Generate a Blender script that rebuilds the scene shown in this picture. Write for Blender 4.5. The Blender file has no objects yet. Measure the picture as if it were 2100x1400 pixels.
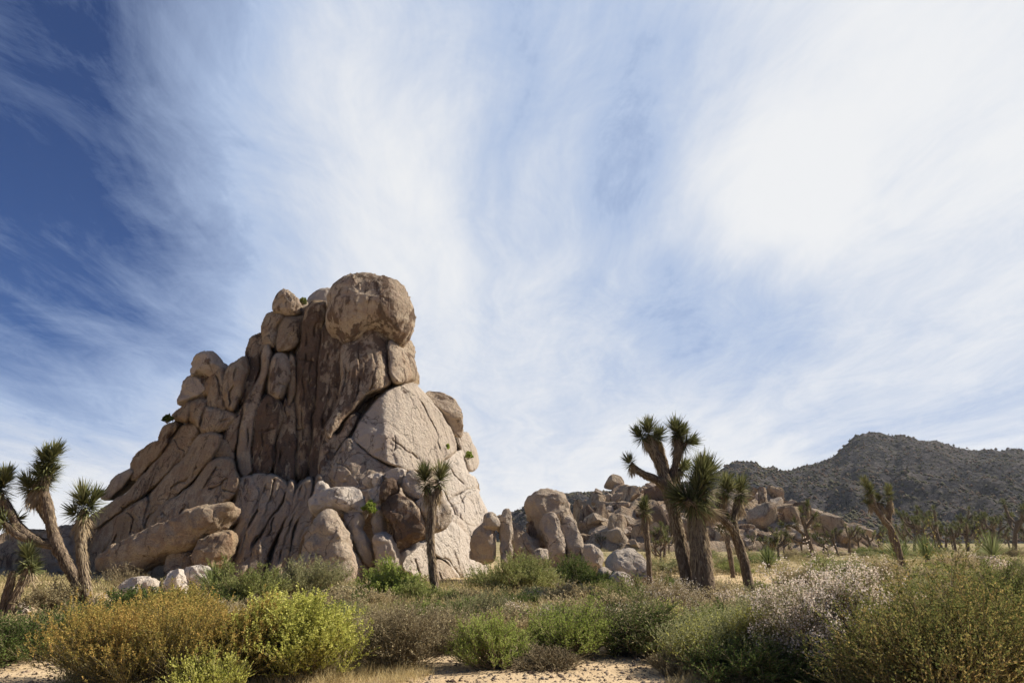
import bpy, math, random
import numpy as np
from mathutils import Vector, Matrix

# ------------------------------------------------------------------ camera
SC = bpy.context.scene
COL = SC.collection
W0, H0, F0 = 2100.0, 1400.0, 1400.0          # photograph pixels, focal length in pixels (24 mm)
PITCH = math.radians(16.1)
CAMZ = 1.6
cam_d = bpy.data.cameras.new('camera')
cam = bpy.data.objects.new('camera', cam_d)
COL.objects.link(cam)
cam.location = (0, 0, CAMZ)
cam.rotation_euler = (math.pi / 2 + PITCH, 0, 0)
cam_d.sensor_width = 36
cam_d.lens = 36 * F0 / W0
cam_d.clip_start = 0.05
cam_d.clip_end = 9000
SC.camera = cam
SC.render.resolution_x = 1024
SC.render.resolution_y = 682
SC.view_settings.view_transform = 'Standard'
SC.view_settings.look = 'None'
SC.view_settings.exposure = 0.86
SC.view_settings.gamma = 1.0
SC.cycles.max_bounces = 6
SC.cycles.diffuse_bounces = 3
SC.cycles.transparent_max_bounces = 4

CP, SP = math.cos(PITCH), math.sin(PITCH)


def ray(px, py):
    """direction of a photograph pixel, scaled so that y = 1"""
    x = (np.asarray(px, float) - W0 / 2) / F0
    u = (H0 / 2 - np.asarray(py, float)) / F0
    fy = CP - u * SP
    fz = SP + u * CP
    return np.stack([x / fy, np.ones_like(fy), fz / fy], -1)


def P(px, py, Y):
    r = ray(px, py)
    p = r * np.asarray(Y, float)[..., None]
    p[..., 2] += CAMZ
    return p


def G(px, py):
    """where a pixel's ray meets level ground"""
    r = ray(px, py)
    t = -CAMZ / r[2]
    return float(r[0] * t), float(t)


# ------------------------------------------------------------------ sun and sky
SUN = Vector((0.74, 0.22, 0.63)).normalized()
sun_d = bpy.data.lights.new('sun', 'SUN')
sun_d.energy = 5.0
sun_d.angle = math.radians(0.5)
sun_d.color = (1.0, 0.94, 0.84)
sun = bpy.data.objects.new('sun', sun_d)
COL.objects.link(sun)
sun.rotation_euler = SUN.to_track_quat('Z', 'Y').to_euler()
sun.location = (20, -10, 40)

world = bpy.data.worlds.new('World')
SC.world = world
world.use_nodes = True


class NT:
    """small helper to write node trees briefly"""
    def __init__(self, tree):
        self.t = tree
        self.n = tree.nodes
        self.n.clear()

    def node(self, typ, **kw):
        nd = self.n.new(typ)
        ins = kw.pop('ins', {})
        for k, v in kw.items():
            setattr(nd, k, v)
        for k, v in ins.items():
            self.set(nd.inputs[k], v)
        return nd

    def set(self, sock, v):
        if isinstance(v, bpy.types.NodeSocket):
            self.t.links.new(v, sock)
        else:
            sock.default_value = v

    def math(self, op, a, b=None, c=None, clamp=False):
        nd = self.node('ShaderNodeMath', operation=op, use_clamp=clamp)
        self.set(nd.inputs[0], a)
        if b is not None:
            self.set(nd.inputs[1], b)
        if c is not None:
            self.set(nd.inputs[2], c)
        return nd.outputs[0]

    def vmath(self, op, a, b=None, out=0):
        nd = self.node('ShaderNodeVectorMath', operation=op)
        self.set(nd.inputs[0], a)
        if b is not None:
            self.set(nd.inputs[1], b)
        return nd.outputs[out]

    def maprange(self, v, a, b, c=0.0, d=1.0, smooth=True):
        nd = self.node('ShaderNodeMapRange', interpolation_type='SMOOTHSTEP' if smooth else 'LINEAR')
        for i, x in enumerate((v, a, b, c, d)):
            self.set(nd.inputs[i], x)
        return nd.outputs[0]

    def mix(self, f, a, b, blend='MIX'):
        nd = self.node('ShaderNodeMix', data_type='RGBA', blend_type=blend)
        self.set(nd.inputs[0], f)
        self.set(nd.inputs[6], a if isinstance(a, bpy.types.NodeSocket) else (*a, 1))
        self.set(nd.inputs[7], b if isinstance(b, bpy.types.NodeSocket) else (*b, 1))
        return nd.outputs[2]

    def noise(self, vec, scale, detail=4, rough=0.55, dist=0.0):
        nd = self.node('ShaderNodeTexNoise')
        if vec is not None:
            self.set(nd.inputs['Vector'], vec)
        nd.inputs['Scale'].default_value = scale
        nd.inputs['Detail'].default_value = detail
        nd.inputs['Roughness'].default_value = rough
        nd.inputs['Distortion'].default_value = dist
        return nd.outputs['Fac']

    def mapping(self, vec, scale=(1, 1, 1), rot=(0, 0, 0), loc=(0, 0, 0)):
        nd = self.node('ShaderNodeMapping')
        self.set(nd.inputs[0], vec)
        nd.inputs['Scale'].default_value = scale
        nd.inputs['Rotation'].default_value = rot
        nd.inputs['Location'].default_value = loc
        return nd.outputs[0]


w = NT(world.node_tree)
sky = w.node('ShaderNodeTexSky', sky_type='NISHITA', sun_disc=False)
sky.sun_elevation = math.asin(SUN.z)
sky.sun_rotation = math.atan2(SUN.x, SUN.y)
sky.altitude = 1200
sky.air_density = 1.0
sky.dust_density = 0.6
sky.ozone_density = 2.5
tc = w.node('ShaderNodeTexCoord').outputs['Generated']
d = w.vmath('NORMALIZE', tc)
sep = w.node('ShaderNodeSeparateXYZ', ins={0: d})
dz = w.math('MAXIMUM', sep.outputs[2], 0.0)
den = w.math('ADD', dz, 0.10)
cu = w.math('DIVIDE', sep.outputs[0], den)
cv = w.math('DIVIDE', sep.outputs[1], den)
pl = w.node('ShaderNodeCombineXYZ', ins={0: cu, 1: cv, 2: 0.0}).outputs[0]
# cirrus: long streaks that run away from the viewer, with a slow warp
warp = w.node('ShaderNodeTexNoise', ins={'Vector': pl, 'Scale': 0.55, 'Detail': 3.0})
wv = w.vmath('SUBTRACT', warp.outputs['Color'], (0.5, 0.5, 0.5))
wv2 = w.node('ShaderNodeVectorMath', operation='SCALE', ins={0: wv, 3: 0.9}).outputs[0]
pw = w.vmath('ADD', pl, wv2)
n1 = w.noise(w.mapping(pw, scale=(3.2, 0.55, 1), rot=(0, 0, math.radians(4)), loc=(3.1, 0.4, 0)), 1.0, 12, 0.70)
n2 = w.noise(w.mapping(pw, scale=(0.9, 0.30, 1), rot=(0, 0, math.radians(-6)), loc=(7.3, 2.0, 0)), 1.0, 6, 0.55)
n3 = w.noise(w.mapping(pl, scale=(3.0, 1.6, 1), loc=(1.7, 5.0, 0)), 1.0, 12, 0.74, 0.8)
cov = w.math('MULTIPLY_ADD', w.math('SUBTRACT', n1, 0.5), 0.85, 0.52)
cov = w.math('MULTIPLY_ADD', w.math('SUBTRACT', n2, 0.5), 0.6, cov)
cov = w.math('MULTIPLY_ADD', w.math('SUBTRACT', n3, 0.5), 0.75, cov)
for (bx, by, rd, amp) in [
        (0, 0, 24, -0.80), (90, 400, 17, -0.13), (330, 60, 9, -0.12),
        (640, 150, 11, 0.26), (600, 380, 11, 0.26), (480, 560, 8, 0.05), (560, 20, 8, 0.20),
        (1150, 120, 12, -0.22), (1480, 180, 9, -0.16),
        (1930, 180, 19, 0.38), (1560, 390, 7, 0.26), (1750, 300, 10, 0.12), (1000, 620, 14, 0.12),
        (1500, 640, 7, -0.20), (1290, 510, 7, -0.14), (200, 640, 11, -0.22), (1900, 650, 12, -0.12)]:
    v = ray(bx, by)
    v = v / np.linalg.norm(v)
    dt = w.vmath('DOT_PRODUCT', d, tuple(v), out=1)
    b = w.maprange(dt, math.cos(math.radians(rd * 1.35)), 1.0, 0.0, amp)
    cov = w.math('ADD', cov, b)
bk = w.vmath('DOT_PRODUCT', d, (0.0, -0.96, 0.28), out=1)
cov = w.math('ADD', cov, w.maprange(bk, -0.15, 0.75, 0.0, -1.15))
hz = w.math('POWER', w.math('SUBTRACT', 1.0, dz), 9.0)
cov = w.math('MULTIPLY_ADD', hz, 0.66, cov)
skyc = w.mix(1.0, sky.outputs[0], (0.34, 0.46, 0.72), 'MULTIPLY')
veil = w.mix(w.maprange(cov, -0.45, 0.28, 0.0, 1.0, smooth=False), skyc, (3.9, 4.95, 7.0))
col = w.mix(w.maprange(cov, 0.12, 1.05, 0.0, 0.98), veil, (8.2, 8.3, 8.45))
bg = w.node('ShaderNodeBackground', ins={0: col, 1: 0.058})
wo = w.node('ShaderNodeOutputWorld', ins={0: bg.outputs[0]})


# ------------------------------------------------------------------ numpy noise
def _hash(ix, iy, iz, seed):
    h = (ix * 374761393 + iy * 668265263 + iz * 2147483647 + seed * 974634777) & 0xFFFFFFFF
    h = ((h ^ (h >> 13)) * 1274126177) & 0xFFFFFFFF
    h = ((h ^ (h >> 16)) * 2246822519) & 0xFFFFFFFF
    return ((h ^ (h >> 15)) & 0xFFFFFF) / float(0xFFFFFF)


def vnoise(p, seed=0):
    p = np.asarray(p, float)
    i = np.floor(p).astype(np.int64)
    f = p - i
    f = f * f * f * (f * (f * 6 - 15) + 10)
    r = 0
    for dx in (0, 1):
        for dy in (0, 1):
            for dz_ in (0, 1):
                wgt = (f[:, 0] if dx else 1 - f[:, 0]) * (f[:, 1] if dy else 1 - f[:, 1]) * (f[:, 2] if dz_ else 1 - f[:, 2])
                r = r + wgt * _hash(i[:, 0] + dx, i[:, 1] + dy, i[:, 2] + dz_, seed)
    return r * 2 - 1


def fbm(p, seed=0, octaves=4, gain=0.5):
    a, s, r = 1.0, 1.0, 0
    for o in range(octaves):
        r = r + a * vnoise(np.asarray(p) * s + 17.3 * o, seed + o)
        a *= gain
        s *= 2.03
    return r


# ------------------------------------------------------------------ mesh + object helpers
def mesh_np(name, V, F, mats, smooth=True):
    """V (n,3); F (m,4) or (m,3) numpy arrays"""
    V = np.asarray(V, np.float32)
    F = np.asarray(F, np.int32)
    me = bpy.data.meshes.new(name)
    k = F.shape[1]
    me.vertices.add(len(V))
    me.vertices.foreach_set('co', V.ravel())
    me.loops.add(F.size)
    me.loops.foreach_set('vertex_index', F.ravel())
    me.polygons.add(len(F))
    me.polygons.foreach_set('loop_start', np.arange(0, F.size, k, dtype=np.int32))
    if smooth:
        me.polygons.foreach_set('use_smooth', np.ones(len(F), bool))
    me.update(calc_edges=True)
    me.validate()
    for m in (mats if isinstance(mats, (list, tuple)) else [mats]):
        me.materials.append(m)
    return me


def link(name, me, parent=None, loc=(0, 0, 0)):
    o = bpy.data.objects.new(name, me)
    COL.objects.link(o)
    o.location = loc
    if parent is not None:
        o.parent = parent
    return o


def tag(o, label=None, cat=None, group=None, kind=None):
    if label:
        o['label'] = label
    if cat:
        o['category'] = cat
    if group:
        o['group'] = group
    if kind:
        o['kind'] = kind
    return o


def empty(name, loc, label=None, cat=None, group=None):
    o = bpy.data.objects.new(name, None)
    COL.objects.link(o)
    o.location = loc
    o.empty_display_size = 0.3
    return tag(o, label, cat, group)


def copy_tree(o, parent=None):
    c = o.copy()
    COL.objects.link(c)
    if parent is not None:
        c.parent = parent
    for ch in list(o.children):
        copy_tree(ch, c)
    return c


def drop(o):
    for ch in list(o.children):
        drop(ch)
    bpy.data.objects.remove(o)


# ------------------------------------------------------------------ materials
def newmat(name):
    m = bpy.data.materials.new(name)
    m.use_nodes = True
    return m, NT(m.node_tree)


def rock_material(name='granite', scale=1.0):
    """tan granite with brown desert varnish; the object's colour sets R = varnish, G = paleness, B = streakiness"""
    m, t = newmat(name)
    co = t.node('ShaderNodeTexCoord').outputs['Object']
    pos = t.node('ShaderNodeNewGeometry').outputs['Position']
    oi = t.node('ShaderNodeObjectInfo')
    oc = t.node('ShaderNodeSeparateColor', ins={0: oi.outputs['Color']})
    big = t.noise(t.mapping(pos, scale=(1, 1, 0.7)), 0.45 * scale, 5, 0.6)
    mid = t.noise(pos, 2.2 * scale, 6, 0.65)
    fine = t.noise(pos, 16 * scale, 4, 0.7)
    c1 = t.mix(t.maprange(big, 0.35, 0.65), (0.40, 0.288, 0.172), (0.535, 0.418, 0.28))
    c2 = t.mix(t.maprange(mid, 0.40, 0.68), c1, (0.34, 0.225, 0.14))
    c3 = t.mix(t.maprange(fine, 0.42, 0.72, 0, 0.75), c2, (0.20, 0.15, 0.11))
    # warm iron stain
    iron = t.noise(t.mapping(pos, scale=(1.2, 1.2, 0.5), loc=(9, 3, 4)), 0.8 * scale, 5, 0.6)
    c3 = t.mix(t.maprange(iron, 0.55, 0.75, 0, 0.5), c3, (0.46, 0.26, 0.13))
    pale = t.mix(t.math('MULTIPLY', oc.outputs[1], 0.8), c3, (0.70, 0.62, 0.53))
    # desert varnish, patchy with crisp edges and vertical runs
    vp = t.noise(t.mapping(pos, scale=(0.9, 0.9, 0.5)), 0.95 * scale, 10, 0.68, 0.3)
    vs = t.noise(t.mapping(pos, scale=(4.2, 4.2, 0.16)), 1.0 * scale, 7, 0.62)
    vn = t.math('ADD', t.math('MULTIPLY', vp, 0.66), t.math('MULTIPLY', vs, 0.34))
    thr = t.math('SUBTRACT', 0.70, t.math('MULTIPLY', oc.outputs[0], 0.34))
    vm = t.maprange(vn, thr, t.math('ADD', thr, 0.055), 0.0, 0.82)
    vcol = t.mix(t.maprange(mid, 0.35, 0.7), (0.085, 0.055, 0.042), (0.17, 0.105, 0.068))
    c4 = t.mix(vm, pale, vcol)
    # grey lichen speckle
    lich = t.noise(pos, 5.5 * scale, 5, 0.75)
    c5 = t.mix(t.maprange(lich, 0.62, 0.70, 0, 0.45), c4, (0.19, 0.18, 0.16))
    # relief
    ck = t.noise(t.mapping(pos, scale=(1.0, 1.0, 0.45), loc=(4, 8, 1)), 0.5 * scale, 7, 0.55, 0.8)
    crack = t.maprange(t.math('ABSOLUTE', t.math('SUBTRACT', ck, 0.5)), 0.0, 0.009)
    pit = t.noise(pos, 6.5 * scale, 5, 0.7)
    c6 = t.mix(t.math('MULTIPLY', t.math('SUBTRACT', 1.0, crack), 0.6), c5, (0.07, 0.05, 0.04))
    h = t.math('MULTIPLY', big, 0.6)
    h = t.math('MULTIPLY_ADD', mid, 0.55, h)
    h = t.math('MULTIPLY_ADD', fine, 0.2, h)
    h = t.math('MULTIPLY_ADD', crack, 0.16, h)
    h = t.math('MULTIPLY_ADD', pit, 0.45, h)
    h = t.math('MULTIPLY_ADD', vs, 0.25, h)
    bump = t.node('ShaderNodeBump', ins={'Height': h, 'Strength': 1.0, 'Distance': 0.36 / scale})
    bs = t.node('ShaderNodeBsdfDiffuse', ins={'Color': c6, 'Roughness': 0.6, 'Normal': bump.outputs[0]})
    t.node('ShaderNodeOutputMaterial', ins={0: bs.outputs[0]})
    return m


def leaf_material(name, cols, trans=0.3, scale=1.2, rough=0.55):
    """leaf hues vary from leaf to leaf"""
    m, t = newmat(name)
    geo = t.node('ShaderNodeNewGeometry')
    oi = t.node('ShaderNodeObjectInfo')
    rnd = geo.outputs['Random Per Island']
    pos = geo.outputs['Position']
    n = t.noise(pos, scale, 3, 0.5)
    n5 = t.noise(pos, scale * 4.5, 2, 0.5)
    v = t.math('ADD', t.math('MULTIPLY', rnd, 0.34), t.math('MULTIPLY', n, 0.3))
    v = t.math('ADD', v, t.math('MULTIPLY', n5, 0.36))
    v = t.math('ADD', v, t.math('MULTIPLY', t.math('SUBTRACT', oi.outputs['Random'], 0.5), 0.15))
    r = t.node('ShaderNodeValToRGB', ins={0: v})
    cr = r.color_ramp
    k = len(cols)
    while len(cr.elements) < k:
        cr.elements.new(0.5)
    for i, c in enumerate(cols):
        cr.elements[i].position = 0.22 + 0.56 * i / max(1, k - 1)
        cr.elements[i].color = (*c, 1)
    df = t.node('ShaderNodeBsdfDiffuse', ins={'Color': r.outputs[0]})
    tr = t.node('ShaderNodeBsdfTranslucent', ins={'Color': r.outputs[0]})
    mx = t.node('ShaderNodeMixShader', ins={0: trans, 1: df.outputs[0], 2: tr.outputs[0]})
    t.node('ShaderNodeOutputMaterial', ins={0: mx.outputs[0]})
    return m


def bark_material(name, c1, c2, scale=1.0):
    m, t = newmat(name)
    co = t.node('ShaderNodeNewGeometry').outputs['Position']
    a = t.noise(t.mapping(co, scale=(1, 1, 0.30)), 22 * scale, 6, 0.7, 0.4)
    b = t.noise(co, 3.0 * scale, 4, 0.6)
    vor = t.node('ShaderNodeTexVoronoi', feature='F1', ins={'Vector': t.mapping(co, scale=(1, 1, 0.45))})
    vor.inputs['Scale'].default_value = 16 * scale
    c = t.mix(t.maprange(a, 0.38, 0.66), c1, c2)
    c = t.mix(t.maprange(b, 0.45, 0.75, 0, 0.5), c, (0.12, 0.085, 0.06))
    h = t.math('MULTIPLY_ADD', a, 0.8, t.math('MULTIPLY', vor.outputs['Distance'], 0.5))
    bump = t.node('ShaderNodeBump', ins={'Height': h, 'Strength': 1.0, 'Distance': 0.05})
    bs = t.node('ShaderNodeBsdfDiffuse', ins={'Color': c, 'Normal': bump.outputs[0]})
    t.node('ShaderNodeOutputMaterial', ins={0: bs.outputs[0]})
    return m


M_ROCK = rock_material('granite', 1.0)
M_ROCKFAR = rock_material('distant_granite', 0.32)
M_BARK = bark_material('joshua_bark', (0.095, 0.07, 0.05), (0.23, 0.172, 0.12))
M_TWIG = bark_material('twig_bark', (0.21, 0.16, 0.095), (0.38, 0.305, 0.19), 2.0)
M_JLEAF = leaf_material('joshua_leaf', [(0.06, 0.066, 0.028), (0.135, 0.142, 0.055), (0.33, 0.31, 0.15)], 0.22, 3)
M_JDEAD = leaf_material('dead_joshua_leaf', [(0.20, 0.145, 0.085), (0.33, 0.25, 0.155), (0.42, 0.34, 0.23)], 0.15, 3)
M_CREO = leaf_material('creosote_leaf', [(0.085, 0.11, 0.03), (0.22, 0.24, 0.07), (0.45, 0.45, 0.19)], 0.35)
M_BRIGHT = leaf_material('fresh_green_leaf', [(0.11, 0.15, 0.025), (0.26, 0.32, 0.06), (0.47, 0.50, 0.16)], 0.4)
M_DARKG = leaf_material('dark_green_leaf', [(0.045, 0.07, 0.022), (0.10, 0.135, 0.035), (0.21, 0.25, 0.08)], 0.3)
M_SALT = leaf_material('saltbush_leaf', [(0.19, 0.21, 0.045), (0.48, 0.47, 0.11), (0.74, 0.68, 0.27)], 0.35)
M_ORANGE = leaf_material('rusty_saltbush_leaf', [(0.12, 0.13, 0.04), (0.34, 0.27, 0.075), (0.58, 0.36, 0.12)], 0.35)
M_OLIVE = leaf_material('rusty_olive_leaf', [(0.06, 0.085, 0.025), (0.22, 0.22, 0.07), (0.60, 0.42, 0.16)], 0.3)
M_GREY = leaf_material('dry_scrub_leaf', [(0.16, 0.13, 0.065), (0.31, 0.255, 0.14), (0.48, 0.40, 0.24)], 0.25)
M_TAN = leaf_material('tan_scrub_leaf', [(0.24, 0.19, 0.095), (0.42, 0.34, 0.19), (0.60, 0.50, 0.31)], 0.3)
M_SAGE = leaf_material('sage_leaf', [(0.15, 0.155, 0.065), (0.29, 0.285, 0.13), (0.45, 0.43, 0.24)], 0.3)
M_HSCRUB = leaf_material('hill_scrub_leaf', [(0.05, 0.05, 0.03), (0.085, 0.08, 0.045), (0.13, 0.115, 0.07)], 0.2)
M_FLOWER = leaf_material('buckwheat_flower', [(0.52, 0.38, 0.28), (0.70, 0.58, 0.47), (0.82, 0.74, 0.64)], 0.35)
M_BRUSH = leaf_material('ground_cover_leaf', [(0.13, 0.13, 0.05), (0.28, 0.25, 0.11), (0.42, 0.34, 0.18), (0.58, 0.48, 0.28)], 0.3, 0.7)
M_GRASS = leaf_material('dry_grass', [(0.32, 0.24, 0.11), (0.50, 0.40, 0.20), (0.66, 0.56, 0.33)], 0.35, 0.8)
M_YUCCA = leaf_material('yucca_leaf', [(0.08, 0.11, 0.035), (0.19, 0.22, 0.08), (0.42, 0.42, 0.22)], 0.25, 3)


def ground_material():
    m, t = newmat('desert_sand')
    co = t.node('ShaderNodeNewGeometry').outputs['Position']
    a = t.noise(co, 0.35, 6, 0.6)
    b = t.noise(co, 3.0, 6, 0.7)
    c = t.noise(co, 38, 4, 0.7)
    col = t.mix(t.maprange(a, 0.35, 0.65), (0.43, 0.305, 0.175), (0.51, 0.385, 0.24))
    col = t.mix(t.maprange(b, 0.48, 0.70, 0, 0.65), col, (0.33, 0.235, 0.14))
    col = t.mix(t.maprange(c, 0.55, 0.75, 0, 0.5), col, (0.22, 0.16, 0.10))
    # litter and low growth colour the flat farther out
    sp = t.node('ShaderNodeSeparateXYZ', ins={0: co})
    far = t.maprange(sp.outputs[1], 15, 70)
    veg = t.mix(t.maprange(b, 0.4, 0.6), (0.22, 0.18, 0.10), (0.12, 0.12, 0.055))
    n4 = t.noise(co, 0.12, 6, 0.7)
    col = t.mix(t.math('MULTIPLY', far, t.maprange(n4, 0.35, 0.6, 0.5, 0.95)), col, veg)
    h = t.math('MULTIPLY_ADD', b, 0.7, t.math('MULTIPLY', c, 0.16))
    bump = t.node('ShaderNodeBump', ins={'Height': h, 'Strength': 0.8, 'Distance': 0.10})
    bs = t.node('ShaderNodeBsdfDiffuse', ins={'Color': col, 'Normal': bump.outputs[0]})
    t.node('ShaderNodeOutputMaterial', ins={0: bs.outputs[0]})
    return m


# ------------------------------------------------------------------ ground
def gz(x, y):
    p = np.stack([np.atleast_1d(x) * 0.16, np.atleast_1d(y) * 0.16, np.zeros_like(np.atleast_1d(x) * 1.0)], -1)
    q = p * 5.1
    fade = np.clip(1 - (np.atleast_1d(y) - 30) / 60.0, 0, 1)
    return (vnoise(p, 5) * 0.09 + vnoise(q, 6) * 0.022) * fade


def gz1(x, y):
    return float(gz(np.array([float(x)]), np.array([float(y)]))[0])


def build_ground():
    yy = np.concatenate([np.linspace(-60, 2, 14), np.linspace(3, 40, 190), np.geomspace(41, 4000, 70)])
    xx = np.concatenate([-np.geomspace(4000, 31, 45), np.linspace(-30, 30, 220), np.geomspace(31, 4000, 45)])
    X, Y = np.meshgrid(xx, yy)
    Z = gz(X.ravel(), Y.ravel())
    V = np.stack([X.ravel(), Y.ravel(), Z], -1)
    nx, ny = len(xx), len(yy)
    i = np.arange(nx * (ny - 1)).reshape(ny - 1, nx)[:, :-1].ravel()
    F = np.stack([i, i + 1, i + 1 + nx, i + nx], -1)
    tag(link('ground', mesh_np('ground', V, F, ground_material())), kind='structure')


build_ground()


# ------------------------------------------------------------------ stones
def catmull(pts, step):
    pts = np.asarray(pts, float)
    n = len(pts)
    out = []
    for i in range(n):
        p0, p1, p2, p3 = pts[(i - 1) % n], pts[i], pts[(i + 1) % n], pts[(i + 2) % n]
        k = max(2, int(np.linalg.norm(p2 - p1) / step))
        t = np.linspace(0, 1, k, endpoint=False)[:, None]
        out.append(0.5 * ((2 * p1) + (-p0 + p2) * t + (2 * p0 - 5 * p1 + 4 * p2 - p3) * t ** 2 + (-p0 + 3 * p1 - 3 * p2 + p3) * t ** 3))
    return np.concatenate(out)


def vertex_normals(V, F):
    a = V[F[:, 2]] - V[F[:, 0]]
    b = V[F[:, 3]] - V[F[:, 1]]
    n = np.cross(a, b)
    N = np.zeros_like(V)
    for k in range(4):
        np.add.at(N, F[:, k], n)
    return N / (np.linalg.norm(N, axis=1, keepdims=True) + 1e-9)


STONE_SEED = [100]


def Ymass(px, py):
    """distance of the outcrop's face: it leans back and both flanks turn away"""
    px = np.asarray(px, float)
    py = np.asarray(py, float)
    y = 29.0 + (1200 - py) / 640.0 * 6.0
    y = y + 7.5 * (np.clip(px - (790 + (900 - py) * -0.10), 0, None) / 190.0) ** 1.35
    y = y + 5.0 * (np.clip(500 - px, 0, None) / 340.0) ** 1.5
    return y


def c_left(poly):
    return sum(p[0] for p in poly) / len(poly) < 500


def stone(name, poly, off=0.0, Y=None, tilt=(0.0, 0.004), n=2.5, tf=0.5, tb=0.9, facets=7, cut=0.80, amp=1.0,
          color=(0.5, 0.3, 0.5), parent=None, mat=None, grow=1.0, step=3.4, K=24, seed=None, core=False, tmin=None):
    if parent is not None and not core:
        grow = -1.2 if color[0] < .56 and c_left(poly) else 0.5
    """closed solid whose outline follows poly (photo pixels) at distance Y (or on the outcrop's face), rounded
    towards and away from the viewer by fractions of its width"""
    if seed is None:
        STONE_SEED[0] += 1
        seed = STONE_SEED[0]
    rng = np.random.default_rng(seed)
    o = catmull(poly, step)
    area = 0.5 * np.sum(o[:, 0] * np.roll(o[:, 1], -1) - np.roll(o[:, 0], -1) * o[:, 1])
    if area < 0:
        o = o[::-1]
    M = len(o)
    tan = np.roll(o, -1, 0) - np.roll(o, 1, 0)
    nrm = np.stack([tan[:, 1], -tan[:, 0]], -1)
    nrm /= np.linalg.norm(nrm, axis=1, keepdims=True) + 1e-9
    o = o + nrm * grow
    c = o.mean(0)
    q = o - c
    ev, U = np.linalg.eigh(q.T @ q)
    e1, e0 = U[:, 1], U[:, 0]
    a1, a0 = q @ e1, q @ e0
    L1, L0 = (a1.max() - a1.min()) / 2, (a0.max() - a0.min()) / 2
    mid = c + e1 * (a1.max() + a1.min()) / 2
    half = max(0.0, (L1 - L0 * 1.0)) * 0.8
    pa = np.clip((o - mid) @ e1, -half, half)
    spine = mid + pa[:, None] * e1
    if Y is None:
        if parent is not None and not core:
            off = off * .75 + rng.uniform(-.15, .15)
            ta, tb_ = rng.normal(0, .0032), rng.normal(0, .0018)
        else:
            ta = tb_ = 0.0
        Yf = lambda x, y: Ymass(x, y) + off + np.clip(ta * (x - c[0]) + tb_ * (y - c[1]), -.5, .5)
        Yc = float(Ymass(c[0], c[1])) + off
    else:
        Yf = lambda x, y: Y + tilt[0] * (x - c[0]) + tilt[1] * (c[1] - y)
        Yc = Y
    width = 2 * L0 / F0 * Yc
    T_f, T_b = tf * width, tb * width
    if tmin:
        T_b = max(T_b, tmin)
    slab = parent is not None and not core
    rings = []          # list of (px,py,height)
    if slab:
        # flat faced: edges rounded by a fixed radius, only a slight swelling towards the middle
        ppm = F0 / Yc
        Rr = (0.15 if tf < .45 else 0.27) * ppm * min(1.0, L0 / 22.0)
        Li = np.linalg.norm(o - spine, axis=1)
        for j in range(K):
            f = (1 - (j + 1) / K) ** 1.9
            dpx = np.minimum(Li * f / Rr, 1.0)
            hh_ = Rr / ppm * np.sqrt(np.clip(1 - (1 - dpx) ** 2, 0, 1)) * 1.1 + width * tf * .17 * (1 - (1 - f) ** 2)
            rings.append(np.column_stack([o + (spine - o) * f, hh_]))
        for j in range(K - 2, -1, -2):
            f = (1 - (j + 1) / K) ** 1.9
            rings.append(np.column_stack([o + (spine - o) * f * .7, np.full(M, -1.3 * math.sqrt(max(0, 1 - (1 - f) ** 2)) - .02)]))
        T_f = Rr / ppm * 1.1 + width * tf * .17
        T_b = 1.3
    else:
        th = np.linspace(0, math.pi / 2, K + 1)[1:]
        s = np.sin(th) ** (2.0 / n)
        h = np.cos(th) ** (2.0 / n)
        h[-1] = 0
        for j in range(K):
            pt = spine + (o - spine) * s[j]
            rings.append(np.column_stack([pt, np.full(M, h[j] * T_f)]))
        for j in range(K - 2, -1, -1):
            pt = spine + (o - spine) * s[j]
            rings.append(np.column_stack([pt, np.full(M, -h[j] * T_b)]))
    R = len(rings)
    A = np.concatenate(rings)
    # poles: inner ring collapsed on the spine
    A = np.concatenate([np.column_stack([spine, np.full(M, T_f)]), A, np.column_stack([spine, np.full(M, -T_b)])])
    R += 2
    x, y, hh = A[:, 0], A[:, 1], A[:, 2]
    Pt = P(x, y, Yf(x, y))
    e = 4.0
    dx = P(x + e, y, Yf(x + e, y)) - P(x - e, y, Yf(x - e, y))
    dy = P(x, y - e, Yf(x, y - e)) - P(x, y + e, Yf(x, y + e))
    N = np.cross(dx, dy)
    N /= np.linalg.norm(N, axis=1, keepdims=True)
    N[N[:, 1] > 0] *= -1
    V = Pt + N * hh[:, None]
    i = np.arange(M)
    F = np.concatenate([np.stack([r * M + i, r * M + (i + 1) % M, (r + 1) * M + (i + 1) % M, (r + 1) * M + i], -1) for r in range(R - 1)])
    F = F[:, ::-1]
    cen = V.mean(0)
    Nm = N.mean(0)
    Nm /= np.linalg.norm(Nm)
    if not core:
        for k in range(facets if not slab else 4):
            dn = rng.normal(size=3)
            dn /= np.linalg.norm(dn)
            dn = Nm * rng.uniform(0.5, 1.3) + dn * 0.9
            dn /= np.linalg.norm(dn)
            dd = (V - cen) @ dn
            lim = dd.max() * (rng.uniform(.84, .97) if slab else rng.uniform(cut - 0.06, cut + 0.12))
            ex = np.clip(dd - lim, 0, None)
            V = V - dn * (ex * 0.9)[:, None]
    VN = vertex_normals(V, F)
    wd = max(width, 0.4)
    D1 = fbm(V / (wd * 0.55) + seed * 3.7, seed, 3) * 0.055 * wd
    rd = 1 - np.abs(fbm(V / (wd * 0.9) * np.array([1, 1, 0.7]) + seed, seed + 9, 3))
    D2 = (rd - 0.6) * 0.05 * wd
    D3 = fbm(V / 0.55, 3, 3) * 0.035
    vs_ = V * np.array([1.0, 1.0, 0.42])
    cr1 = np.exp(-np.abs(fbm(vs_ / 1.5, 7, 4)) / 0.045)
    cr2 = np.exp(-np.abs(fbm(V / 0.7 + 31, 8, 3)) / 0.06)
    D3 = D3 - cr1 * 0.10 * min(1, wd / 1.5) - cr2 * 0.04
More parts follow.
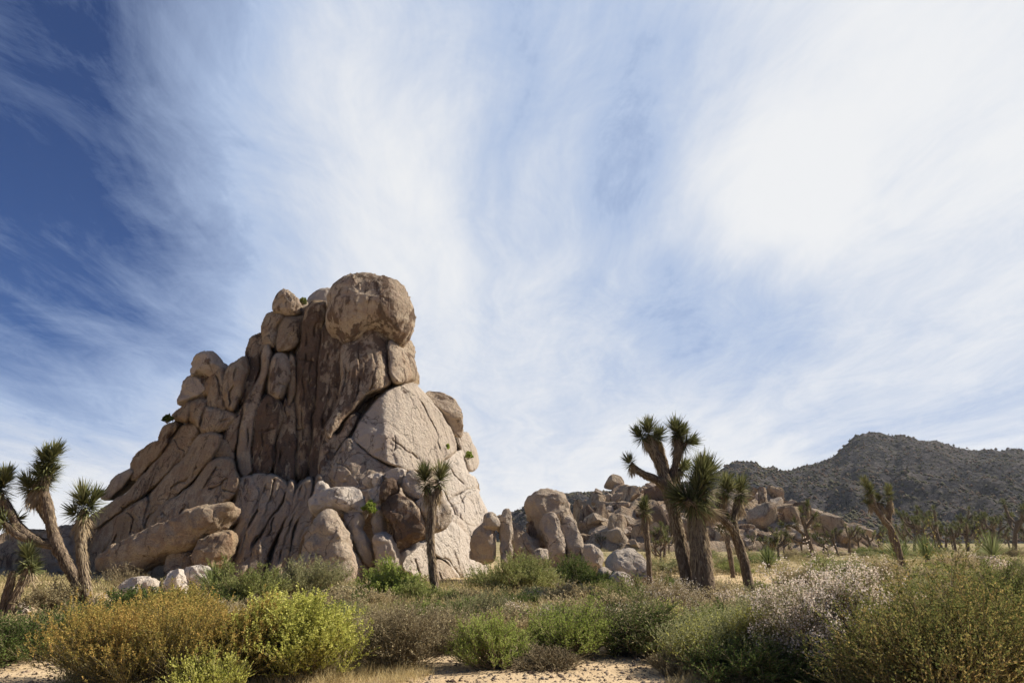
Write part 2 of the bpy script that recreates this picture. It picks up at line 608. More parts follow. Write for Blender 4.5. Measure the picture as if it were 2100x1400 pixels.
    lg = fbm(V / np.array([1.4, 1.4, .6]), 12, 3)
    D3 = D3 + np.clip(lg * 9, -1, 1) * 0.03 * min(1, wd / 1.5)
    fold = np.clip(1 - np.abs(hh) / (0.05 * wd + 1e-6), 0, 1)
    if slab:
        amp = amp * .32
    V = V + VN * ((D1 + D2) * amp * (1 - 0.5 * fold) + D3)[:, None]
    z0 = max(V[:, 2].min(), -0.3)
    loc = Vector((cen[0], cen[1], z0))
    me = mesh_np(name, V - np.array(loc), F, mat or M_ROCK)
    ob = link(name, me, parent)
    if parent is not None:
        ob.location = loc - parent.location
    else:
        ob.location = loc
    ob.color = (*color, 1)
    return ob


# the great outcrop: one mass, its pillars, slabs and ribs are its parts
gx, gy = G(640, 1190)
OUT = empty('rock_outcrop', (gx, 30.0, 0.0),
            'tall tan granite outcrop of fluted pillars and leaning slabs with dark brown varnish', 'rock formation')
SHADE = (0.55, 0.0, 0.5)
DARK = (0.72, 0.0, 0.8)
SUNLIT_PALE = (0.10, 1.0, 0.3)  # paler rock colour that brightens the sunlit right flank
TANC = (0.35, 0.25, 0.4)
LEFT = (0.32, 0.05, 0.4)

CORE = [(190, 1230), (195, 1090), (240, 1040), (300, 985), (350, 925), (400, 860), (440, 800), (500, 750), (550, 690), (620, 655), (690, 650),
                    (790, 715), (838, 760), (850, 810), (900, 860), (940, 930), (962, 1000), (978, 1080), (988, 1170), (990, 1250), (760, 1260), (450, 1260)]
stone('core_mass', CORE, off=2.3, n=5, tf=0.03, tb=0.75, parent=OUT, color=SHADE, core=True, grow=0, step=7, K=34, amp=0.25)

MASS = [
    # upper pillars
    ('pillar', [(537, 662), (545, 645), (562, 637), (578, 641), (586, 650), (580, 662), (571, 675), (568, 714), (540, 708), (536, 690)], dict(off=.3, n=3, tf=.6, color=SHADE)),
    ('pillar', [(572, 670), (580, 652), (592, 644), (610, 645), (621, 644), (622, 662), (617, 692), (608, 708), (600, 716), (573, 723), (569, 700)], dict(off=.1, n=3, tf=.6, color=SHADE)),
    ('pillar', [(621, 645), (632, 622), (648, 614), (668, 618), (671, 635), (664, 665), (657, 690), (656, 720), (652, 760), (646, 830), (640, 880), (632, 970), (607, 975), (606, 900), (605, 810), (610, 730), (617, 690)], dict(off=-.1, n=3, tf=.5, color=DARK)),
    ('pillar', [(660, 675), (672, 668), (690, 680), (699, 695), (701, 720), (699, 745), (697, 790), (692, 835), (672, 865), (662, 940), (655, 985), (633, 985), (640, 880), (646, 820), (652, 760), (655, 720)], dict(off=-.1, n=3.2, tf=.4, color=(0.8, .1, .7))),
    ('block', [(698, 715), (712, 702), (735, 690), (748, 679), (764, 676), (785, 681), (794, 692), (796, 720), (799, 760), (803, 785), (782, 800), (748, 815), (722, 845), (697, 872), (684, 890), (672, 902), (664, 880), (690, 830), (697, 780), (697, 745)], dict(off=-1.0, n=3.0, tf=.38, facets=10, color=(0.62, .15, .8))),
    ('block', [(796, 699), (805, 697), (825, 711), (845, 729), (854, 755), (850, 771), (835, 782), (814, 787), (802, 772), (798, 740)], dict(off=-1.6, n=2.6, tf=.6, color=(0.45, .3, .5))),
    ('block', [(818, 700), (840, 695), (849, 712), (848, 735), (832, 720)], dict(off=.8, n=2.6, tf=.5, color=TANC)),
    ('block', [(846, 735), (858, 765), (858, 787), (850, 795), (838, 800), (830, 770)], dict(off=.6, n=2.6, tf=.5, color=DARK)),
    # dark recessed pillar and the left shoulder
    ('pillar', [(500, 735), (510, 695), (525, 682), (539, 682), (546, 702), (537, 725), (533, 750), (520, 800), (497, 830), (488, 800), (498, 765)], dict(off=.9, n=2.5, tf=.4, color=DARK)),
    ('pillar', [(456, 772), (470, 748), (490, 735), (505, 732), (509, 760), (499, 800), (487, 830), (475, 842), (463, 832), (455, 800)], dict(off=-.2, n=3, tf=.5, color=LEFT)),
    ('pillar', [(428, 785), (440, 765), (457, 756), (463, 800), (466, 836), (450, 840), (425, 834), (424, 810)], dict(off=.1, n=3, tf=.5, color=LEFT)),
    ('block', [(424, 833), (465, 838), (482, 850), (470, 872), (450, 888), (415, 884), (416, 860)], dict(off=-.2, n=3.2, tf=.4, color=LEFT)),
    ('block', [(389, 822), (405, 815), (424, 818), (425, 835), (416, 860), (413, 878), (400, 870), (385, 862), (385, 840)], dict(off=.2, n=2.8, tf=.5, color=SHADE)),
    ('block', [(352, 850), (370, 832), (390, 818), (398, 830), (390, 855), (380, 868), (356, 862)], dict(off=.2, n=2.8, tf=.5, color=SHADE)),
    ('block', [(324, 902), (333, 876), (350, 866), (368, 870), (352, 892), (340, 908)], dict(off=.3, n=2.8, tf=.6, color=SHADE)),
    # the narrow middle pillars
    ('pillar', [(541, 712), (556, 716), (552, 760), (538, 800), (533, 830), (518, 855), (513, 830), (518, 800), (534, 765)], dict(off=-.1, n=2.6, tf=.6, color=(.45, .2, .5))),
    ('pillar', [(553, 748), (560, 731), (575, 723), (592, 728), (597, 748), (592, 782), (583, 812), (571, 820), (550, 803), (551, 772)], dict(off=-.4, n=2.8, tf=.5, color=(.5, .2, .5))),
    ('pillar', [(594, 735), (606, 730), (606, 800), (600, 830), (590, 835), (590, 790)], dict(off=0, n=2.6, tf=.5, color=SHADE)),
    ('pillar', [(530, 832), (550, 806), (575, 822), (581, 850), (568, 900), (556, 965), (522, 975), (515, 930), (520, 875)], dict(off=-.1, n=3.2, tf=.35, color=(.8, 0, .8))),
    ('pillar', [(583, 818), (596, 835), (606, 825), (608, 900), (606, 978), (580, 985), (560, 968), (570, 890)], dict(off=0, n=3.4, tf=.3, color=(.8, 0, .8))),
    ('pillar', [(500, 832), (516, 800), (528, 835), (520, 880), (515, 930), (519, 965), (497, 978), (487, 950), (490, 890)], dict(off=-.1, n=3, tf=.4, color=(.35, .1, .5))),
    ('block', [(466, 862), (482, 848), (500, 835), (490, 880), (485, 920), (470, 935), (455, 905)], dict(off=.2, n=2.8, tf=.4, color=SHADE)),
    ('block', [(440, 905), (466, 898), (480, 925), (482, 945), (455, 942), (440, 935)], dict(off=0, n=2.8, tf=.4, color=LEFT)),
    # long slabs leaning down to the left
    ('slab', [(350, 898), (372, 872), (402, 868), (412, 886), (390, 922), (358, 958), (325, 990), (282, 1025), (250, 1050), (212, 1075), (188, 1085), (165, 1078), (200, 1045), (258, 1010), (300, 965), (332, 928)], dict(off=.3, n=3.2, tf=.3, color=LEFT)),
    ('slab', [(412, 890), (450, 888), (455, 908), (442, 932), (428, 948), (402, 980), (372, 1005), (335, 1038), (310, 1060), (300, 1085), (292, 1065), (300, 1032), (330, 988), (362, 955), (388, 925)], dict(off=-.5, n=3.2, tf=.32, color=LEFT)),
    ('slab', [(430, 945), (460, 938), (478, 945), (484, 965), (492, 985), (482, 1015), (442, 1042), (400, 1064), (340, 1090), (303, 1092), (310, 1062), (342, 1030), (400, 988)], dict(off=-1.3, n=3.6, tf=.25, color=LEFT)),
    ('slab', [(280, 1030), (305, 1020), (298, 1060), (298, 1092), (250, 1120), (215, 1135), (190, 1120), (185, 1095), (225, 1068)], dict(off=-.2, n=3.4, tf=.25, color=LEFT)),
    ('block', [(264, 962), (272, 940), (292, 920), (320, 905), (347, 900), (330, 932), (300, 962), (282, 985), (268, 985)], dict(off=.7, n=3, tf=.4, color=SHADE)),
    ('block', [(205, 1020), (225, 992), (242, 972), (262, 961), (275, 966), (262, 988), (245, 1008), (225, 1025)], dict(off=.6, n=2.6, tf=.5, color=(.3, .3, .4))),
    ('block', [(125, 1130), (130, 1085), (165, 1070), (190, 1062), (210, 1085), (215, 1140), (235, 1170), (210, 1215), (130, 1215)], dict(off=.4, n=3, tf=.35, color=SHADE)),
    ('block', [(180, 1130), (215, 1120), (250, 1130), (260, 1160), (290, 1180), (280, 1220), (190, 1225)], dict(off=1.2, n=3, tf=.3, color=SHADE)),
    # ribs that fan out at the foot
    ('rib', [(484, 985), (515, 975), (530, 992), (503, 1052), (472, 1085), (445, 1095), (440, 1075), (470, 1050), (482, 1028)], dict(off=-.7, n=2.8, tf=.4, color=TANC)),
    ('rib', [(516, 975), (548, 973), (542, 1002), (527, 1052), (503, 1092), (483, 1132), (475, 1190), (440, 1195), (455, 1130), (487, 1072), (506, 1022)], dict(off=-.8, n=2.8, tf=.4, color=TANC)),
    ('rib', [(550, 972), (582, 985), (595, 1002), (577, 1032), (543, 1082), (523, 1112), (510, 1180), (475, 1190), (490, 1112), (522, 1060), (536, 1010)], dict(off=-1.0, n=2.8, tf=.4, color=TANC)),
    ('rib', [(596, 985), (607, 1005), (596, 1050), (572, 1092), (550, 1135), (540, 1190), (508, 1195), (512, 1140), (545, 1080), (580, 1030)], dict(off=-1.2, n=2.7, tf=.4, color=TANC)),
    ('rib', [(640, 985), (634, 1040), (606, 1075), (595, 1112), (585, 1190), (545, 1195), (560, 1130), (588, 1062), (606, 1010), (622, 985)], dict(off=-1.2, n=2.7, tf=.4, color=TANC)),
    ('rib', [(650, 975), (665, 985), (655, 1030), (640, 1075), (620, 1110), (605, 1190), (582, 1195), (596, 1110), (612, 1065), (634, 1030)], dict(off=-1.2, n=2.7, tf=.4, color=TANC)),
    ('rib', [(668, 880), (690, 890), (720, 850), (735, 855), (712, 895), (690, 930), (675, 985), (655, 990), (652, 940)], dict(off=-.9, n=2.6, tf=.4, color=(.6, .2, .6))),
    # the great rounded shoulder on the right, with its dark front and a slope coloured paler to look sunlit
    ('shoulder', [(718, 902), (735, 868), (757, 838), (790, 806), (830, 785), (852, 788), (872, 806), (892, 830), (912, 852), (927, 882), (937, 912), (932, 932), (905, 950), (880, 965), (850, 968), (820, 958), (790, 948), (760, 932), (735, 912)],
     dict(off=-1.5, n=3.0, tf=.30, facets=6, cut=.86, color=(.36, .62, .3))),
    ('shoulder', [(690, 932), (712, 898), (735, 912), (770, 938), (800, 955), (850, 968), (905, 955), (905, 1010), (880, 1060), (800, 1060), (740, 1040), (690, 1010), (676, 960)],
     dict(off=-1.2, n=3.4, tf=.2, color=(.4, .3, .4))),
    ('slab', [(898, 948), (932, 928), (946, 925), (957, 960), (972, 978), (976, 1002), (942, 1012), (915, 1030), (903, 1000), (893, 975)], dict(off=-1.3, n=3.6, tf=.22, color=SUNLIT_PALE)),
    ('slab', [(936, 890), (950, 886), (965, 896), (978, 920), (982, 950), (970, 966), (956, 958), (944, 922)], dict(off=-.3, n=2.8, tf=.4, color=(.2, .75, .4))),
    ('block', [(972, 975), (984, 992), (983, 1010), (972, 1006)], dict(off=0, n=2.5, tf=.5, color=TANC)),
    ('slab', [(913, 1034), (945, 1012), (976, 1002), (987, 1022), (1000, 1045), (1003, 1072), (985, 1080), (960, 1075), (928, 1058)], dict(off=-1.5, n=3.4, tf=.22, color=SUNLIT_PALE)),
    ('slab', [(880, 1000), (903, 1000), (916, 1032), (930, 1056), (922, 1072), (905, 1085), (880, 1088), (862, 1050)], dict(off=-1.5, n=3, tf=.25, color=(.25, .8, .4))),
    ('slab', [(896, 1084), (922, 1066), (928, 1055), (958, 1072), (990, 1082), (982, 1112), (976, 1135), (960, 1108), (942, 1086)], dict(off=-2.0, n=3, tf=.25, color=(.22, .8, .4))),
    ('slab', [(888, 1096), (905, 1082), (922, 1070), (946, 1084), (964, 1110), (976, 1152), (986, 1190), (1002, 1245), (965, 1228), (938, 1184), (915, 1152), (893, 1138)], dict(off=-2.6, n=3.4, tf=.22, color=SUNLIT_PALE)),
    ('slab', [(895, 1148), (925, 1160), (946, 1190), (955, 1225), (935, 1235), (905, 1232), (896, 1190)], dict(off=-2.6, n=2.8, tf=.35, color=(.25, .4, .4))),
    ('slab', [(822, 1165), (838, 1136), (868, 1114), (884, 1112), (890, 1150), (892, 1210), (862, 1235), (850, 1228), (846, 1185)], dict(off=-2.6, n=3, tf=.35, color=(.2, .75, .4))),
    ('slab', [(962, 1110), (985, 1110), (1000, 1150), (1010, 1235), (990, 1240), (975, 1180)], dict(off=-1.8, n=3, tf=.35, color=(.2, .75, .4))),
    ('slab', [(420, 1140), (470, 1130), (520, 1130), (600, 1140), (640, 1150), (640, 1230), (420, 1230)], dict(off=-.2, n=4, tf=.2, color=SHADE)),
    ('block', [(398, 762), (430, 752), (448, 768), (442, 802), (412, 812), (394, 792)], dict(off=.7, tf=.5, color=SHADE)),
    ('face', [(655, 985), (690, 930), (720, 960), (745, 1000), (700, 1060), (640, 1080), (640, 1030)], dict(off=-.6, tf=.3, color=TANC)),
]


def poly_dist(px, py, poly):
    """signed distance in pixels, positive inside"""
    o = catmull(poly, 5.0)
    a, b = o, np.roll(o, -1, 0)
    pts = np.stack([px, py], -1)
    best = np.full(len(px), 1e9)
    ins = np.zeros(len(px), bool)
    for k in range(len(a)):
        ab = b[k] - a[k]
        t = np.clip(((pts - a[k]) @ ab) / (ab @ ab + 1e-9), 0, 1)
        dd = np.hypot(pts[:, 0] - a[k, 0] - t * ab[0], pts[:, 1] - a[k, 1] - t * ab[1])
        best = np.minimum(best, dd)
        c1 = (a[k, 1] > py) != (b[k, 1] > py)
        xin = a[k, 0] + (py - a[k, 1]) / (b[k, 1] - a[k, 1] + 1e-12) * ab[0]
        ins ^= c1 & (px < xin)
    return np.where(ins, best, -best)


CRACKS = [
    [(805, 903), (850, 930), (882, 966)], [(770, 850), (800, 870), (812, 905), (806, 950)], [(850, 800), (875, 850), (900, 900), (910, 945)],
    [(897, 942), (905, 1000), (925, 1040), (932, 1062)], [(920, 960), (935, 985), (950, 998)], [(912, 1046), (945, 1028), (972, 1010), (988, 1000)],
    [(925, 1060), (958, 1076), (984, 1082)], [(896, 1140), (925, 1152), (950, 1192), (972, 1222), (990, 1238)], [(935, 900), (946, 930), (962, 962)],
    [(945, 1010), (950, 1060), (975, 1100)], [(900, 1165), (915, 1195), (918, 1235)], [(850, 1150), (862, 1185), (860, 1225)], [(985, 1020), (960, 1050), (950, 1076)],
    [(430, 1002), (455, 990), (482, 980)], [(350, 1002), (378, 985), (402, 958)], [(440, 962), (425, 990), (400, 1020), (372, 1052)], [(330, 1050), (345, 1070), (335, 1088)],
    [(250, 1042), (275, 1060), (268, 1100)], [(360, 905), (375, 925), (372, 950)], [(300, 985), (318, 992)], [(455, 1005), (470, 1012), (492, 1010)], [(225, 1060), (235, 1090), (225, 1130)],
    [(630, 650), (625, 760), (620, 860), (616, 965)], [(648, 640), (642, 720), (634, 800)], [(676, 700), (672, 800), (660, 880), (652, 950)], [(586, 835), (577, 900), (566, 965)],
    [(546, 835), (539, 900), (532, 972)], [(735, 705), (736, 780), (722, 830)], [(708, 730), (704, 790), (694, 860)], [(765, 700), (772, 750), (760, 800)], [(553, 775), (572, 790), (592, 795)],
    [(440, 775), (448, 800), (445, 836)], [(480, 745), (478, 790), (470, 836)], [(425, 850), (450, 862), (470, 858)], [(560, 670), (556, 700)], [(600, 660), (596, 705)],
    [(505, 860), (508, 900), (505, 960)], [(500, 985), (492, 1050), (470, 1110)], [(562, 985), (552, 1040), (526, 1092), (505, 1150)], [(545, 1000), (520, 1060), (500, 1100)],
    [(620, 990), (602, 1060), (580, 1110), (570, 1150)], [(590, 1010), (565, 1060), (540, 1110)], [(690, 950), (720, 965), (745, 1000)], [(660, 905), (690, 925)], [(760, 945), (775, 985), (800, 1010)],
    [(840, 970), (850, 1010), (880, 1030)], [(520, 880), (548, 884), (560, 880)], [(606, 880), (640, 872), (655, 878)], [(655, 780), (690, 790)], [(615, 735), (645, 742)]]


def build_face():
    """the outcrop's fractured face: one continuous relief cut by joints, each slab between joints a part"""
    rng = np.random.default_rng(21)
    st = 1.55
    gx_ = np.arange(118, 1016, st)
    gy_ = np.arange(606, 1262, st)
    nx, ny = len(gx_), len(gy_)
    PX, PY = np.meshgrid(gx_, gy_)
    # joints are never ruler straight
    wx = fbm(np.stack([PX.ravel() / 26, PY.ravel() / 26, np.zeros(PX.size)], -1), 71, 3) * 2.6
    wy = fbm(np.stack([PX.ravel() / 26, PY.ravel() / 26, np.ones(PX.size) * 9], -1), 72, 3) * 2.6
    px, py = PX.ravel() + wx, PY.ravel() + wy
    H = np.full(PX.size, -99.0)
    ID = np.full(PX.size, -1)
    DM = np.full(PX.size, -99.0)
    for i, (nm, poly, kw) in enumerate(MASS):
        pa = np.array(poly, float)
        mrg = 16
        bb = (px > pa[:, 0].min() - mrg) & (px < pa[:, 0].max() + mrg) & (py > pa[:, 1].min() - mrg) & (py < pa[:, 1].max() + mrg)
        j = np.where(bb)[0]
        d = poly_dist(px[j], py[j], poly)
        d = d - .5
        L0 = d.max()
        bulgy = kw.get('tf', .5) >= .45
        Rr = min(11.0 if bulgy else 6.5, L0 * .8)
        hm = Rr / F0 * 33 * (1.6 if bulgy else 2.4)
        dome = (0.42 if bulgy else 0.20) * L0 / F0 * 33
        c = pa.mean(0)
        ta, tb_ = rng.normal(0, .005), rng.normal(0, .0022)
        lin = np.clip(ta * (px[j] - c[0]) + tb_ * (py[j] - c[1]), -.45, .45)
        u = np.clip(d / Rr, 0, 1)
        v = np.clip(d / L0, 0, 1)
        h = -kw.get('off', 0) * .8 + lin + hm * (np.sqrt(1 - (1 - u) ** 2) - 1) + dome * (1 - (1 - v) ** 2)
        h = np.where(d < 0, h + .28 * d, h)
        better = h > H[j]
        H[j[better]] = h[better]
        ID[j[better]] = i
        DM[j] = np.maximum(DM[j], d)
    H = np.maximum(H, -1.9)
    Y = Ymass(PX.ravel(), PY.ravel())
    B = P(PX.ravel(), PY.ravel(), Y)
    # joints, exfoliation sheets and weathering
    vs_ = (B + fbm(B / 4, 18, 2)[:, None] * 1.2) * np.array([1, 1, .30])
    inn = np.clip(DM / 6, .15, 1)
    c1 = np.exp(-np.abs(fbm(vs_ / 2.0, 7, 4)) / 0.035)
    c2 = np.exp(-np.abs(fbm(B / .9 + 31, 8, 3)) / 0.05)
    lg = fbm(vs_ / 1.1, 12, 4)
    sh = np.clip(lg * 9, -1, 1) * .045 + np.clip((lg - .5) * 9, -1, 1) * .05
    fl = vnoise(B * np.array([2.6, 2.6, .25]), 15) * .05
    H = H + (sh + fl + fbm(B / 3.0, 16, 3) * .12 + fbm(B / .45, 17, 3) * .022 - c1 * .10 - c2 * .03) * inn
    px2, py2 = PX.ravel() + wx * 1.6, PY.ravel() + wy * 1.6
    for ln in CRACKS:
        ln = np.array(ln, float)
        bb = (px2 > ln[:, 0].min() - 6) & (px2 < ln[:, 0].max() + 6) & (py2 > ln[:, 1].min() - 6) & (py2 < ln[:, 1].max() + 6)
        j = np.where(bb)[0]
        q = np.stack([px2[j], py2[j]], -1)
        dm, sg = np.full(len(j), 99.0), np.zeros(len(j))
        for a_, b_ in zip(ln[:-1], ln[1:]):
            ab = b_ - a_
            t_ = np.clip(((q - a_) @ ab) / (ab @ ab), 0, 1)
            dd = q - a_ - t_[:, None] * ab
            r_ = np.hypot(dd[:, 0], dd[:, 1])
            m_ = r_ < dm
            sg[m_] = np.sign(ab[0] * dd[m_, 1] - ab[1] * dd[m_, 0])
            dm = np.minimum(dm, r_)
        # a groove, one lip standing a little proud of the other
        md = np.clip(.45 + vnoise(np.stack([q[:, 0] / 17, q[:, 1] / 17, q[:, 0] * 0 + 3], -1), 91) * 1.1, .05, 1)
        H[j] -= .26 * md * np.exp(-(dm / (.7 + .6 * md)) ** 2)
        H[j] += sg * .05 * md * np.exp(-(dm / 5.0) ** 2)
    V = P(PX.ravel(), PY.ravel(), Y - H)
    ok = DM > -1.2
    # interior crevices count as rock as well: fill everything inside the outline of the core
    core = poly_dist(PX.ravel(), PY.ravel(), CORE) > 0
    ok = (ok | core) & (V[:, 2] > -.6)
    ii = np.arange(nx * (ny - 1)).reshape(ny - 1, nx)[:, :-1].ravel()
    Q = np.stack([ii, ii + nx, ii + nx + 1, ii + 1], -1)
    Q = Q[ok[Q].all(1)]
    fid = ID[Q[:, 0]]
    # rim: close the sheet backwards so that it has its thickness from the side
    e = np.concatenate([Q[:, [k, (k + 1) % 4]] for k in range(4)])
    ef = np.tile(np.arange(len(Q)), 4)
    key = np.sort(e, 1)
    kk = key[:, 0].astype(np.int64) * (nx * ny) + key[:, 1]
    uq, inv, cn = np.unique(kk, return_inverse=True, return_counts=True)
    be = cn[inv] == 1
    e, ef = e[be], ef[be]
    cx, cy = 640.0, 1000.0
    X2 = PX.ravel() + (cx - PX.ravel()) * .05
    Y2 = PY.ravel() + (cy - PY.ravel()) * .03
    VB = P(X2, Y2, Y - H + 2.6)
    nV = len(V)
    V = np.concatenate([V, VB])
    R = np.stack([e[:, 1], e[:, 0], e[:, 0] + nV, e[:, 1] + nV], -1)
    Q = np.concatenate([Q, R])
    fid = np.concatenate([fid, fid[ef]])
    for i, (nm, poly, kw) in enumerate(MASS):
        F = Q[fid == i]
        if len(F) < 12:
            continue
        us, F2 = np.unique(F, return_inverse=True)
        F2 = F2.reshape(-1, 4)
        VV = V[us]
        loc = VV.mean(0)
        loc[2] = VV[:, 2].min()
        ob = link(nm, mesh_np(nm, VV - loc, F2, M_ROCK), OUT)
        ob.location = Vector(loc) - OUT.location
        ob.color = (*kw.get('color', TANC), 1)


build_face()

